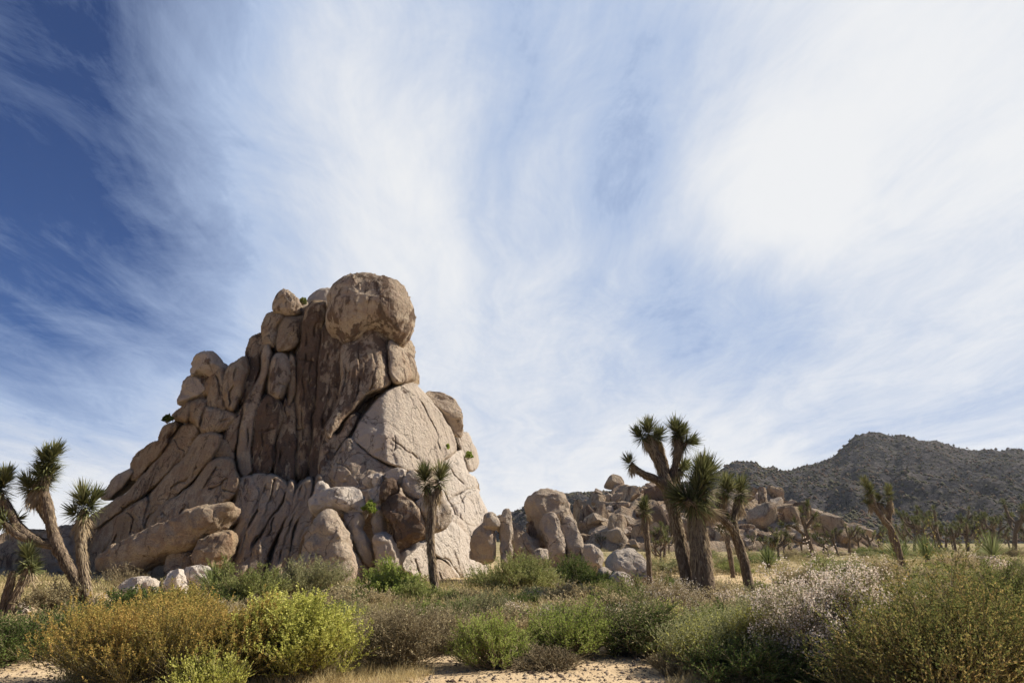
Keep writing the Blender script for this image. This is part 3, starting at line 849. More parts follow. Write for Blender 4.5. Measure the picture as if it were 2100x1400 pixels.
# separate boulders on and around the outcrop: every one a thing
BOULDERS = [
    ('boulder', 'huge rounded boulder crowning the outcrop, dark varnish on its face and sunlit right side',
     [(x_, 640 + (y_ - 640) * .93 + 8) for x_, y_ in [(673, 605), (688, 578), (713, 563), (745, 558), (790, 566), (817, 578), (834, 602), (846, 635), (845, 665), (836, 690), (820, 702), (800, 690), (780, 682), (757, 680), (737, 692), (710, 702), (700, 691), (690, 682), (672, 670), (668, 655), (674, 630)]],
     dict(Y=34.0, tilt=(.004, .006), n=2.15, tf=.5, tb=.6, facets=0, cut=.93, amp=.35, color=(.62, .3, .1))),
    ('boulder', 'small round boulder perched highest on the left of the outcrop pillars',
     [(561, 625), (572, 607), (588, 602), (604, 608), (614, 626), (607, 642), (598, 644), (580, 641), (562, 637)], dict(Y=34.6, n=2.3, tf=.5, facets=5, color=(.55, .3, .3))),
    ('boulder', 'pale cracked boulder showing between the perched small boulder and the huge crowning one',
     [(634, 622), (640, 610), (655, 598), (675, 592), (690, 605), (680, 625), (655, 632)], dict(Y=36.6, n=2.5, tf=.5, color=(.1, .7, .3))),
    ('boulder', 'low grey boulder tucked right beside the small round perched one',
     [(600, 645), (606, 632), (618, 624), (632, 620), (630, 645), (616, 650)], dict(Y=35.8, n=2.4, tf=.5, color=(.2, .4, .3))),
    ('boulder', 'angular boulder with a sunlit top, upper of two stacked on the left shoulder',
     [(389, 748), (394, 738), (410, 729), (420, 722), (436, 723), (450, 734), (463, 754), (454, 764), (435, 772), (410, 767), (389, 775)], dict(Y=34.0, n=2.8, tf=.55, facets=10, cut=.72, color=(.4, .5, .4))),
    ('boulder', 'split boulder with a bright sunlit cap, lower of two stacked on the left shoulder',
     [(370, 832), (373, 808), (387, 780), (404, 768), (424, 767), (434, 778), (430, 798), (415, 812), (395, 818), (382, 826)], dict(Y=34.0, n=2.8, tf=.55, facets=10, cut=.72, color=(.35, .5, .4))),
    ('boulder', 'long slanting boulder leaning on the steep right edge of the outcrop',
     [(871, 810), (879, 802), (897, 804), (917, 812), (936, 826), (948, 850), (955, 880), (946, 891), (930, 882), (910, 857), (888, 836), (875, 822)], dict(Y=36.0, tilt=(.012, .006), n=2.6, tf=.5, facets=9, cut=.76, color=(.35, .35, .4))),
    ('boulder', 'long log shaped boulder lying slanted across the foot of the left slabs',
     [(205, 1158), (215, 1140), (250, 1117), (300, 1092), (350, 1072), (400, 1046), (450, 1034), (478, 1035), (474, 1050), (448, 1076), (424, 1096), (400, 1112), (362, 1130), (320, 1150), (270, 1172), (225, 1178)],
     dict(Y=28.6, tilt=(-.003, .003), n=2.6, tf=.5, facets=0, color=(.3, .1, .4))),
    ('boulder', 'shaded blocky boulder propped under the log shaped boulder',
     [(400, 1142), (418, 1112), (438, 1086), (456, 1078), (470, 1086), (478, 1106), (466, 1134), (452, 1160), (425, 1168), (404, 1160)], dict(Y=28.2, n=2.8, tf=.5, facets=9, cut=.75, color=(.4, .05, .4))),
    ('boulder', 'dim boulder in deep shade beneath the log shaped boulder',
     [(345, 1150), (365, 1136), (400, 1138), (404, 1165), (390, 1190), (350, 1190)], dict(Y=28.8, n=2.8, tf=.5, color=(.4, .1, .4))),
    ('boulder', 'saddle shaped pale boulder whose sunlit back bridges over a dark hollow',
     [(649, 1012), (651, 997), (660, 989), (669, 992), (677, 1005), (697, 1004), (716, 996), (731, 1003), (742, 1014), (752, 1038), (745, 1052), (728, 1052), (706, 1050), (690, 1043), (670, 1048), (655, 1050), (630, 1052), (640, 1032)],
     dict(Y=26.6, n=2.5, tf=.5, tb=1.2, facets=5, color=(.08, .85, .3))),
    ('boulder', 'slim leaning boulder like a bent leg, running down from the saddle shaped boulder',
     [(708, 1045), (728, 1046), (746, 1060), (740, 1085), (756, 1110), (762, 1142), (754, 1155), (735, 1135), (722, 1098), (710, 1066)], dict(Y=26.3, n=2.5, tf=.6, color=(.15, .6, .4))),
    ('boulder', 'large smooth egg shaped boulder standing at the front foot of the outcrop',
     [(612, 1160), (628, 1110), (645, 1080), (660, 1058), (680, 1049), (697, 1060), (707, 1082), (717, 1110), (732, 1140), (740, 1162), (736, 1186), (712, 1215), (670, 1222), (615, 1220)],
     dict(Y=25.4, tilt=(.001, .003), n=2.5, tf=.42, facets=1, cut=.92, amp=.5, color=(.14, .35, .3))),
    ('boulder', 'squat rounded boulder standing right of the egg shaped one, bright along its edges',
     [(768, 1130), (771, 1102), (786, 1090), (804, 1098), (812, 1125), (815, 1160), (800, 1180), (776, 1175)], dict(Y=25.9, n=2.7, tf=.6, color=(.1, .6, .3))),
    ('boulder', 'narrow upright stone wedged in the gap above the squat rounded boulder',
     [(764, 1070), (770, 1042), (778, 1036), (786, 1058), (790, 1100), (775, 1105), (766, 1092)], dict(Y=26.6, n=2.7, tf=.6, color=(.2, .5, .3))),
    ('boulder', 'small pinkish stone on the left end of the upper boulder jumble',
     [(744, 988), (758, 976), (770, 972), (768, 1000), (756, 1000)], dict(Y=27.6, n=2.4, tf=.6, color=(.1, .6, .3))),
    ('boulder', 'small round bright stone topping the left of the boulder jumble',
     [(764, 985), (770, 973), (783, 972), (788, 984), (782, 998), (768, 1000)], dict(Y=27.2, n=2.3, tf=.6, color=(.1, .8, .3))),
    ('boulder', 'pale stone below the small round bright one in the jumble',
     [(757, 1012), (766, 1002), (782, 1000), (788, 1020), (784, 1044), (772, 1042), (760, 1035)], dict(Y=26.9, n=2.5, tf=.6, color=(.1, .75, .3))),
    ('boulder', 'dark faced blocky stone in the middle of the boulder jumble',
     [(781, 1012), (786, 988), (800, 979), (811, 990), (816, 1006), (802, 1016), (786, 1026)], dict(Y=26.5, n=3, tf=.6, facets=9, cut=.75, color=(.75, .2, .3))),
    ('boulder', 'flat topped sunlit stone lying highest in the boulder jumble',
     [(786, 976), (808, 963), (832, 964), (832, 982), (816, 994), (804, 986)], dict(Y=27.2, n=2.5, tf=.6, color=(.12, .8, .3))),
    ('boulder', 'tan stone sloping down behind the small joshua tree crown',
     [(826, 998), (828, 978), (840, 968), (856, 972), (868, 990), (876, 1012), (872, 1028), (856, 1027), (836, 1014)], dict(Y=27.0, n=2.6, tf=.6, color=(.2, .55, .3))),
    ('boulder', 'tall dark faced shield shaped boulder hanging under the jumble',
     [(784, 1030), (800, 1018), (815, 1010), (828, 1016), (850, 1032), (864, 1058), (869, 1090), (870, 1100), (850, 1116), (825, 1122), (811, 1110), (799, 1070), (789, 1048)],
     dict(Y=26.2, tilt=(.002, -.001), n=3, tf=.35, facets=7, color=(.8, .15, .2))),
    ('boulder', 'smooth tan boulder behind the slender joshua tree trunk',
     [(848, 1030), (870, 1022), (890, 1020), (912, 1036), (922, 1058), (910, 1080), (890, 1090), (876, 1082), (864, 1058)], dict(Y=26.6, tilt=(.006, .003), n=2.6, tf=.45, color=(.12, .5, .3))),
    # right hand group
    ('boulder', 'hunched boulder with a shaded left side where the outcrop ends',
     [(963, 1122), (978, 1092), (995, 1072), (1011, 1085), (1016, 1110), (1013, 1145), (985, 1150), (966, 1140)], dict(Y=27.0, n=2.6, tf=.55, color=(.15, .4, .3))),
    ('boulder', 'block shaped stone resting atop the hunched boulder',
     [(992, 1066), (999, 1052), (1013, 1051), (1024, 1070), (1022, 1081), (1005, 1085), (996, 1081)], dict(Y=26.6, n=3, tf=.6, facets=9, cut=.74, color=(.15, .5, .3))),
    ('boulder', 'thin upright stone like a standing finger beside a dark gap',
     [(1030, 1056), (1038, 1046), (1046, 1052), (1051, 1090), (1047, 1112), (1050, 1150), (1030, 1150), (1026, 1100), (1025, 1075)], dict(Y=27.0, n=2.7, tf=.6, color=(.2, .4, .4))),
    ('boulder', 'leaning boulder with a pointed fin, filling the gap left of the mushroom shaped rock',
     [(1046, 1072), (1058, 1063), (1075, 1078), (1092, 1098), (1104, 1110), (1110, 1150), (1075, 1165), (1050, 1160)], dict(Y=28.4, n=2.8, tf=.5, facets=10, cut=.72, color=(.35, .2, .4))),
    ('boulder', 'small stone jammed behind the standing finger stone',
     [(1015, 1065), (1024, 1056), (1032, 1060), (1030, 1085), (1018, 1082)], dict(Y=28.2, n=2.6, tf=.6, color=(.3, .2, .4))),
    ('boulder', 'broad cap boulder balanced like a mushroom head on two upright legs of stone',
     [(1084, 1032), (1088, 1016), (1102, 1007), (1125, 1004), (1148, 1013), (1163, 1032), (1173, 1062), (1178, 1080), (1150, 1090), (1128, 1090), (1115, 1100), (1106, 1090), (1098, 1068), (1088, 1050)],
     dict(Y=29.4, tilt=(.003, .003), n=2.8, tf=.38, facets=4, cut=.88, color=(.18, .35, .3))),
    ('boulder', 'left of the two upright leg stones beneath the mushroom shaped cap',
     [(1114, 1066), (1124, 1054), (1140, 1058), (1149, 1085), (1161, 1118), (1158, 1165), (1125, 1168), (1120, 1120), (1115, 1090)], dict(Y=28.4, n=2.8, tf=.5, color=(.15, .45, .3))),
    ('boulder', 'right of the two upright leg stones beneath the mushroom shaped cap',
     [(1147, 1064), (1158, 1054), (1172, 1060), (1186, 1090), (1194, 1120), (1198, 1165), (1165, 1165), (1160, 1118), (1150, 1090)], dict(Y=28.6, n=2.8, tf=.5, color=(.15, .45, .3))),
    ('boulder', 'shadowed block standing between the finger stone and the mushroom shaped rock',
     [(1084, 1075), (1100, 1065), (1112, 1085), (1118, 1130), (1116, 1160), (1085, 1160), (1080, 1110)], dict(Y=29.8, n=3, tf=.4, color=(.7, .1, .4))),
    ('boulder', 'round stone at the left foot of the mushroom shaped rock',
     [(1090, 1150), (1096, 1130), (1110, 1122), (1123, 1127), (1122, 1150), (1105, 1165)], dict(Y=27.2, n=2.4, tf=.6, color=(.1, .5, .3))),
    ('boulder', 'domed stone at the right foot of the mushroom shaped rock',
     [(1196, 1130), (1208, 1119), (1225, 1128), (1236, 1150), (1234, 1175), (1215, 1178), (1198, 1160)], dict(Y=27.6, n=2.5, tf=.6, color=(.08, .65, .3))),
    ('boulder', 'flat topped pale boulder lying alone left of the thin joshua tree',
     [(1243, 1143), (1252, 1134), (1275, 1132), (1300, 1135), (1316, 1143), (1328, 1165), (1327, 1186), (1300, 1182), (1268, 1172), (1250, 1162)], dict(Y=25.0, tilt=(0, .02), n=3.2, tf=.45, facets=8, cut=.78, color=(.1, .75, .3))),
    ('boulder', 'small low stone in front of the flat topped pale boulder',
     [(1252, 1184), (1268, 1173), (1288, 1180), (1300, 1198), (1275, 1205), (1255, 1200)], dict(Y=23.6, n=2.5, tf=.6, color=(.05, .9, .3))),
    ('boulder', 'stone half hidden by the dark bush, left of the flat topped pale boulder',
     [(1228, 1168), (1244, 1166), (1256, 1182), (1262, 1205), (1238, 1210), (1226, 1190)], dict(Y=24.4, n=2.6, tf=.6, color=(.1, .6, .3))),
    # pale stones in front on the left
    ('boulder', 'pale lens shaped stone among green shrubs, leftmost of three at the outcrop foot',
     [(252, 1212), (262, 1193), (277, 1184), (298, 1180), (315, 1186), (322, 1203), (315, 1222), (280, 1228)], dict(Y=22.4, n=2.5, tf=.6, color=(.15, .8, .3))),
    ('boulder', 'pinkish white upright stone, middle of three at the outcrop foot',
     [(336, 1225), (334, 1200), (343, 1175), (365, 1166), (382, 1172), (380, 1198), (370, 1225)], dict(Y=23.0, n=2.7, tf=.6, facets=9, cut=.76, color=(.03, 1.0, .3))),
    ('boulder', 'whitish lumpy stone beside the spiky yucca, right of three at the outcrop foot',
     [(374, 1190), (382, 1172), (400, 1163), (425, 1164), (440, 1175), (436, 1200), (405, 1210), (382, 1206)], dict(Y=23.4, n=2.7, tf=.6, facets=9, cut=.76, color=(.03, 1.0, .3))),
    ('boulder', 'flat white rock slab lying low behind the yellow bush',
     [(676, 1212), (690, 1203), (710, 1203), (732, 1212), (752, 1228), (735, 1240), (700, 1240), (680, 1230)], dict(Y=21.2, n=2.6, tf=.5, color=(.05, 1.0, .3))),
    ('boulder', 'low pale stone lying just left of the slender joshua tree base',
     [(838, 1238), (852, 1227), (875, 1225), (898, 1232), (895, 1248), (850, 1250)], dict(Y=21.0, n=2.5, tf=.6, color=(.05, 1.0, .3))),
    ('boulder', 'small pale stone at the foot of the leftmost dark joshua trunks',
     [(20, 1262), (26, 1240), (36, 1231), (47, 1236), (51, 1262), (38, 1272)], dict(Y=17.0, n=2.5, tf=.6, color=(.05, .8, .3))),
    ('boulder', 'broad dark dome of rock on the far left behind the joshua trees',
     [(-60, 1150), (-20, 1118), (5, 1108), (30, 1092), (62, 1082), (100, 1088), (130, 1100), (150, 1140), (160, 1230), (-60, 1240)], dict(Y=36.0, n=2.8, tf=.3, color=(.5, .1, .4))),
    ('boulder', 'round topped rock between the far left dome and the outcrop',
     [(95, 1110), (108, 1088), (128, 1078), (148, 1084), (160, 1110), (170, 1200), (100, 1200)], dict(Y=34.5, n=2.6, tf=.4, color=(.3, .3, .4))),
]
for nm, lab, poly, kw in BOULDERS:
    tag(stone(nm, poly, **kw), lab, 'boulder')


# ------------------------------------------------------------------ leaves
def blades(base, dirn, side, length, width, curve=0.0):
    """tapering blades: 5 vertices, quad + tip given as two quads (tip degenerates to a narrow end)"""
    base = np.asarray(base)
    n = len(base)
    L = np.asarray(length).reshape(-1, 1) * np.ones((n, 1))
    Wd = np.asarray(width).reshape(-1, 1) * np.ones((n, 1))
    cur = np.asarray(curve).reshape(-1, 1) * np.ones((n, 1))
    mid = base + dirn * L * 0.5 + np.array([[0, 0, -1]]) * L * cur * 0.25
    tip = base + dirn * L * 0.98 + np.array([[0, 0, -1]]) * L * cur
    V = np.stack([base - side * Wd * 0.40, base + side * Wd * 0.40,
                  mid + side * Wd * 0.5, mid - side * Wd * 0.5,
                  tip + side * Wd * 0.08, tip - side * Wd * 0.08], 1).reshape(-1, 3)
    i = np.arange(n)[:, None] * 6
    F = np.concatenate([i + np.array([[0, 1, 2, 3]]), i + np.array([[3, 2, 4, 5]])])
    return V, F


def diamonds(base, dirn, side, length, width):
    n = len(base)
    L = np.asarray(length).reshape(-1, 1) * np.ones((n, 1))
    Wd = np.asarray(width).reshape(-1, 1) * np.ones((n, 1))
    m = base + dirn * L * 0.5
    V = np.stack([base, m + side * Wd * 0.5, base + dirn * L, m - side * Wd * 0.5], 1).reshape(-1, 3)
    i = np.arange(n)[:, None] * 4
    return V, i + np.array([[0, 1, 2, 3]])


def unit(v):
    return v / (np.linalg.norm(v, axis=-1, keepdims=True) + 1e-9)


def rand_side(dirn, rng):
    r = rng.normal(size=dirn.shape)
    return unit(np.cross(dirn, r))


def tubes(paths, radii, sides=5):
    """paths (n,k,3), radii (n,k) -> one mesh's V, F"""
    paths = np.asarray(paths, float)
    n, k, _ = paths.shape
    t = unit(np.gradient(paths, axis=1))
    ref = np.where(np.abs(t[..., 2:3]) > 0.9, np.array([1.0, 0, 0]), np.array([0, 0, 1.0]))
    u = unit(np.cross(t, ref))
    v = np.cross(t, u)
    a = np.linspace(0, 2 * math.pi, sides, endpoint=False)
    ring = (u[:, :, None, :] * np.cos(a)[None, None, :, None] + v[:, :, None, :] * np.sin(a)[None, None, :, None])
    V = paths[:, :, None, :] + ring * np.asarray(radii)[:, :, None, None]
    V = V.reshape(-1, 3)
    F = []
    base = (np.arange(n) * k * sides)[:, None, None]
    r = np.arange(k - 1)[None, :, None] * sides
    s = np.arange(sides)[None, None, :]
    s2 = (s + 1) % sides
    F = np.stack([base + r + s, base + r + s2, base + r + sides + s2, base + r + sides + s], -1).reshape(-1, 4)
    return V, F


def merge(parts):
    Vs, Fs, o = [], [], 0
    for V, F in parts:
        Vs.append(V)
        Fs.append(F + o)
        o += len(V)
    return np.concatenate(Vs), np.concatenate(Fs)


# ------------------------------------------------------------------ joshua trees
def open_catmull(pts, k=6):
    pts = np.asarray(pts, float)
    e = np.concatenate([[2 * pts[0] - pts[1]], pts, [2 * pts[-1] - pts[-2]]])
    out = []
    for i in range(1, len(e) - 2):
        p0, p1, p2, p3 = e[i - 1], e[i], e[i + 1], e[i + 2]
        t = np.linspace(0, 1, k, endpoint=False)[:, None]
        out.append(0.5 * ((2 * p1) + (-p0 + p2) * t + (2 * p0 - 5 * p1 + 4 * p2 - p3) * t ** 2 + (-p0 + 3 * p1 - 3 * p2 + p3) * t ** 3))
    out.append(pts[-1:])
    return np.concatenate(out)


def trunk_mesh(name, branches, seed, sides=16, mat=None):
    """branches: list of (k,4) arrays x,y,z,r in local metres"""
    parts = []
    for b in branches:
        c = open_catmull(b, 10)
        # close both ends by tapering
        c = np.concatenate([c, [[*(c[-1, :3] + (c[-1, :3] - c[-2, :3]) * 0.5), c[-1, 3] * 0.35]]])
        V, F = tubes(c[None, :, :3], c[None, :, 3], sides)
        N = V - np.repeat(c[:, :3], sides, 0)
        N = unit(N)
        dsp = fbm(V * np.array([7, 7, 3.0]) + seed, seed, 3) * 0.16 + fbm(V * 2.0, seed + 4, 2) * 0.10
        V = V + N * (dsp * np.repeat(c[:, 3], sides))[:, None]
        parts.append((V, F))
    V, F = merge(parts)
    return mesh_np(name, V, F, mat or M_BARK)


def rosette(center, axis, L, leaf, n, rng, width=0.022, spread=1.0):
    """live leaves round the last L metres of a branch end"""
    axis = np.asarray(axis, float) / np.linalg.norm(axis)
    u = np.cross(axis, [0.3, 0.9, 0.2])
    u /= np.linalg.norm(u)
    v = np.cross(axis, u)
    t = rng.uniform(0, 1, n) ** 0.8           # 0 = bottom, 1 = tip
    phi = rng.uniform(0, 2 * math.pi, n)
    ang = np.radians((118 - 103 * t ** 1.15) * spread + rng.normal(0, 9, n))
    rad = (u[None] * np.cos(phi)[:, None] + v[None] * np.sin(phi)[:, None])
    base = center[None] - axis[None] * ((1 - t) * L)[:, None] + rad * 0.03
    dirn = unit(axis[None] * np.cos(ang)[:, None] + rad * np.sin(ang)[:, None])
    side = unit(np.cross(dirn, axis[None] + rng.normal(0, .15, (n, 3))))
    ln = leaf * rng.uniform(0.6, 1.15, n) * (0.82 + 0.3 * np.sin(phi * 2 + rng.uniform(0, 6)) * (1 - t) + .12 * t)
    return blades(base, dirn, side, ln, width * rng.uniform(.8, 1.2, n), rng.uniform(-0.02, 0.10, n))


def skirt(center, axis, L, leaf, n, rng, width=0.02, r=0.08):
    """dead leaves hanging below the live ones"""
    axis = np.asarray(axis, float) / np.linalg.norm(axis)
    u = np.cross(axis, [0.3, 0.9, 0.2])
    u /= np.linalg.norm(u)
    v = np.cross(axis, u)
    t = rng.uniform(0, 1, n)
    phi = rng.uniform(0, 2 * math.pi, n)
    rad = (u[None] * np.cos(phi)[:, None] + v[None] * np.sin(phi)[:, None])
    base = center[None] - axis[None] * (t * L)[:, None] + rad * r * 0.8
    ang = np.radians(rng.uniform(125, 172, n))
    dirn = unit(axis[None] * np.cos(ang)[:, None] + rad * np.sin(ang)[:, None] + np.array([[0, 0, -0.35]]))
    side = unit(np.cross(dirn, rad))
    return blades(base, dirn, side, leaf * rng.uniform(0.5, 1.0, n), width, rng.uniform(0, .2, n))


def joshua(label, Y, branches, crowns, seed, shag=0.5, leafw=0.020, name='joshua_tree', group=None, shaglen=.16):
    """branches: [[(px,py,dy,radius_px),...]...]; crowns: [(px,py,dy, ax,ay,az, length_px, leaf_px, n)]"""
    rng = np.random.default_rng(seed)
    px, py = branches[0][0][0], branches[0][0][1]
    base = P(px, py, Y)
    base[2] = gz1(base[0], base[1]) - 0.03
    t = empty(name, tuple(base), label, 'joshua tree', group)
    m = Y / F0 * CP
    br = []
    for b in branches:
        a = []
        for (x, y, dy, r) in b:
            p = P(x, y, Y + dy) - base
            a.append([*p, r * m * .9])
        br.append(np.array(a))
    br[0][0, 2] = -0.05
    link('trunk', trunk_mesh('joshua_trunk', br, seed), t)
    # shaggy dead leaves lying down along the bark
    if shag > 0:
        for bi, b in enumerate(br):
            c = open_catmull(b, 10)
            ln = np.linalg.norm(c[-1, :3] - c[0, :3])
            n = int(shag * 420 * ln * b[:, 3].mean() / 0.12)
            f = rng.uniform(0.12 if bi == 0 else 0, 1, n) ** 0.75 * (len(c) - 1.001)
            if n < 30:
                continue
            i = f.astype(int)
            w_ = (f - i)[:, None]
            pt = c[i] * (1 - w_) + c[i + 1] * w_
            ax = unit(c[i + 1, :3] - c[i, :3])
            rad = unit(np.cross(ax, rng.normal(size=(n, 3))))
            dirn = unit(-ax * rng.uniform(.8, 1.2, (n, 1)) + rad * rng.uniform(.12, .5, (n, 1)))
            V, F = (blades(pt[:, :3] + rad * pt[:, 3:4] * 0.95, dirn, unit(np.cross(dirn, rad)), rng.uniform(.5, 1, n) * shaglen, 0.016, 0.05))
            link('bark_shag', mesh_np('bark_shag', V, F, M_JDEAD, False), t)
    for (x, y, dy, ax, ay, az, Lp, lp, n) in crowns:
        c = P(x, y, Y + dy) - base
        V, F = rosette(c, (ax, ay, az), Lp * m, lp * m * 1.5, int(n * .85), rng, leafw * 1.35)
        cr = link('crown', mesh_np('rosette', V, F, M_JLEAF, False), t)
        cc = c - unit(np.array([ax, ay, az], float)) * Lp * m * 0.9
        V, F = skirt(cc, (ax, ay, az), Lp * m * 1.0, lp * m * 1.15, n // 2, rng, leafw)
        link('dead_leaves', mesh_np('dead_leaves', V, F, M_JDEAD, False), cr)
    return t


joshua('tallest joshua tree with upraised arms and five leafy heads, right of centre', 19.2,
       [[(1424, 1238, 0, 17), (1408, 1170, 0, 16), (1392, 1100, 0, 14.5), (1380, 1040, 0, 14), (1366, 990, 0, 13.5), (1352, 950, 0, 13), (1336, 915, 0, 12), (1328, 895, 0, 9)],
        [(1372, 1005, 0, 13), (1350, 985, -.1, 11), (1325, 975, -.2, 9), (1305, 962, -.2, 7), (1294, 950, -.2, 5)],
        [(1372, 1000, .1, 12), (1366, 965, .4, 9), (1358, 930, .5, 8), (1352, 905, .5, 6)],
        [(1376, 1010, 0, 13), (1378, 985, .1, 11), (1386, 950, .1, 10), (1391, 920, 0, 9.5), (1392, 896, 0, 8)],
        [(1390, 925, 0, 8), (1400, 915, -.1, 6), (1408, 908, -.1, 5)],
        [(1380, 975, .2, 8), (1390, 968, .3, 7), (1396, 962, .3, 5)]],
       [(1329, 877, 0, -.05, -.1, 1, 18, 24, 420), (1310, 890, -.1, -.6, -.2, .8, 16, 20, 240), (1350, 890, .4, .35, .2, .9, 16, 20, 260), (1386, 877, 0, -.05, -.1, 1, 20, 24, 420), (1398, 886, .2, .4, .3, .8, 16, 21, 220),
        (1415, 905, -.1, .8, -.2, .6, 18, 22, 320), (1290, 944, -.2, -.3, -.1, .9, 12, 17, 200), (1402, 958, .3, .6, .2, .7, 14, 20, 220)], 11, shag=.5)

joshua('thick shaggy joshua tree with one large spiky head leaning left, nearest of the right group', 18.6,
       [[(1450, 1238, 0, 25), (1443, 1180, 0, 24), (1434, 1120, 0, 22), (1428, 1075, 0, 20), (1428, 1040, 0, 17), (1432, 1005, 0, 12), (1437, 975, 0, 8)],
        [(1428, 1050, 0, 16), (1418, 1035, -.2, 13), (1405, 1025, -.3, 10)]],
       [(1440, 965, 0, .12, -.15, 1, 60, 38, 900), (1452, 970, .1, .5, .1, 1, 30, 32, 260), (1398, 1018, -.3, -.8, -.3, .35, 40, 34, 420), (1430, 1000, -.1, .0, -.2, 1, 40, 34, 300)], 12, shag=1.0, leafw=.024, shaglen=.24)

joshua('leaning joshua tree forked into two small heads, right of the thick shaggy one', 20.4,
       [[(1541, 1216, 0, 11), (1530, 1170, 0, 11.5), (1520, 1130, 0, 11), (1508, 1095, 0, 10.5), (1505, 1070, 0, 9), (1510, 1040, .1, 8), (1514, 1020, .1, 7)],
        [(1510, 1098, 0, 10), (1496, 1078, -.1, 9), (1480, 1062, -.2, 9), (1475, 1040, -.2, 8), (1480, 1015, -.2, 7)],
        [(1482, 1065, -.2, 7), (1466, 1052, -.3, 5), (1452, 1045, -.3, 4)]],
       [(1489, 990, -.2, .25, -.2, 1, 26, 23, 340), (1497, 1000, -.2, .5, -.1, .8, 18, 20, 160), (1519, 996, .1, .15, -.1, 1, 26, 24, 400), (1447, 1040, -.3, -.8, -.2, .6, 12, 15, 100),
        (1492, 1060, -.1, .3, -.3, 1, 10, 10, 90), (1476, 1080, -.1, -.5, -.4, .6, 8, 9, 70)], 13, shag=.3)

joshua('thin upright joshua tree with a single small head beside the flat pale boulder', 24.0,
       [[(1333, 1172, 0, 6.5), (1330, 1140, 0, 6.5), (1326, 1100, 0, 6), (1323, 1070, 0, 6), (1322, 1050, 0, 5)]],
       [(1323, 1030, 0, .1, -.1, 1, 26, 15, 320), (1316, 1038, -.1, -.5, -.2, .8, 16, 13, 120)], 14, shag=.4)

joshua('slender joshua tree with a twin tufted head in front of the outcrop', 18.8,
       [[(896, 1244, 0, 9.5), (891, 1190, 0, 9.5), (884, 1140, 0, 9.5), (882, 1090, 0, 10), (886, 1045, 0, 9.5), (888, 1015, 0, 9)],
        [(886, 1035, 0, 8), (880, 1018, 0, 7), (874, 1005, 0, 6)],
        [(888, 1030, 0, 8), (896, 1012, 0, 7), (902, 1000, 0, 6)]],
       [(871, 972, 0, -.18, -.15, 1, 28, 24, 420), (905, 968, 0, .2, -.15, 1, 30, 24, 440)], 15, shag=.45)

joshua('big dark joshua tree at the left edge, trunk bending left to its leafy top', 17.0,
       [[(184, 1262, 0, 12.6), (170, 1225, 0, 12.6), (150, 1180, 0, 11.8), (128, 1140, 0, 11.8), (112, 1105, 0, 11.8), (104, 1070, 0, 10.9), (98, 1035, 0, 10.1), (90, 1008, 0, 9.2), (98, 975, 0, 7.6)],
        [(112, 1115, 0, 10.9), (85, 1112, -.1, 10.9), (58, 1098, -.2, 10.1), (38, 1075, -.2, 9.2), (22, 1050, -.2, 8.4), (10, 1025, -.2, 7.6)],
        [(62, 1104, -.2, 8.4), (40, 1098, -.3, 7.6), (22, 1085, -.3, 5.9), (8, 1070, -.3, 5)],
        [(97, 1070, .1, 6.7), (82, 1045, .2, 5.9), (72, 1012, .2, 5)]],
       [(112, 925, 0, .35, -.1, 1, 52, 24, 560), (92, 935, .1, -.3, .1, 1, 26, 24, 280), (84, 965, 0, -.2, -.1, 1, 36, 24, 420), (104, 970, .1, .35, .2, 1, 34, 22, 300), (58, 988, .2, -.5, .1, .9, 26, 24, 320),
        (12, 975, -.2, .15, -.1, 1, 36, 26, 440), (-6, 990, -.2, -.3, -.1, 1, 34, 26, 300), (-2, 1066, -.3, -.9, -.1, .4, 18, 22, 200), (36, 1062, -.1, .6, -.2, .7, 8, 18, 60)], 16, shag=.3)

joshua('straight joshua tree with a shaggy trunk and green head beside the big dark one', 16.6,
       [[(190, 1264, 0, 10.1), (178, 1215, 0, 10.1), (170, 1160, 0, 10.1), (166, 1110, 0, 9.2), (168, 1070, 0, 8.4), (172, 1045, 0, 7.6)]],
       [(170, 1018, 0, -.1, -.15, 1, 34, 30, 440), (194, 1022, 0, .5, -.1, 1, 30, 26, 260), (150, 1048, 0, -.7, -.2, .6, 16, 20, 120)], 17, shag=1.0, shaglen=.22)

joshua('low dark joshua tree with crossing trunks in the lower left corner', 16.0,
       [[(14, 1275, 0, 10.9), (34, 1220, 0, 10.1), (50, 1185, 0, 9.2), (62, 1160, 0, 6.7)],
        [(2, 1270, .2, 9.2), (14, 1220, .2, 9.2), (22, 1190, .2, 8.4), (26, 1170, .2, 6.7)]],
       [(58, 1132, 0, -.1, -.2, 1, 26, 24, 320), (68, 1160, 0, .5, -.3, .5, 18, 18, 120)], 18, shag=.3)

joshua('slim pale joshua tree just behind the forked one', 30.0,
       [[(1503, 1170, 0, 5.5), (1498, 1140, 0, 5.5), (1493, 1115, 0, 5), (1492, 1095, 0, 4.5)]],
       [(1492, 1078, 0, .1, -.1, 1, 16, 11, 200)], 19, shag=.3)

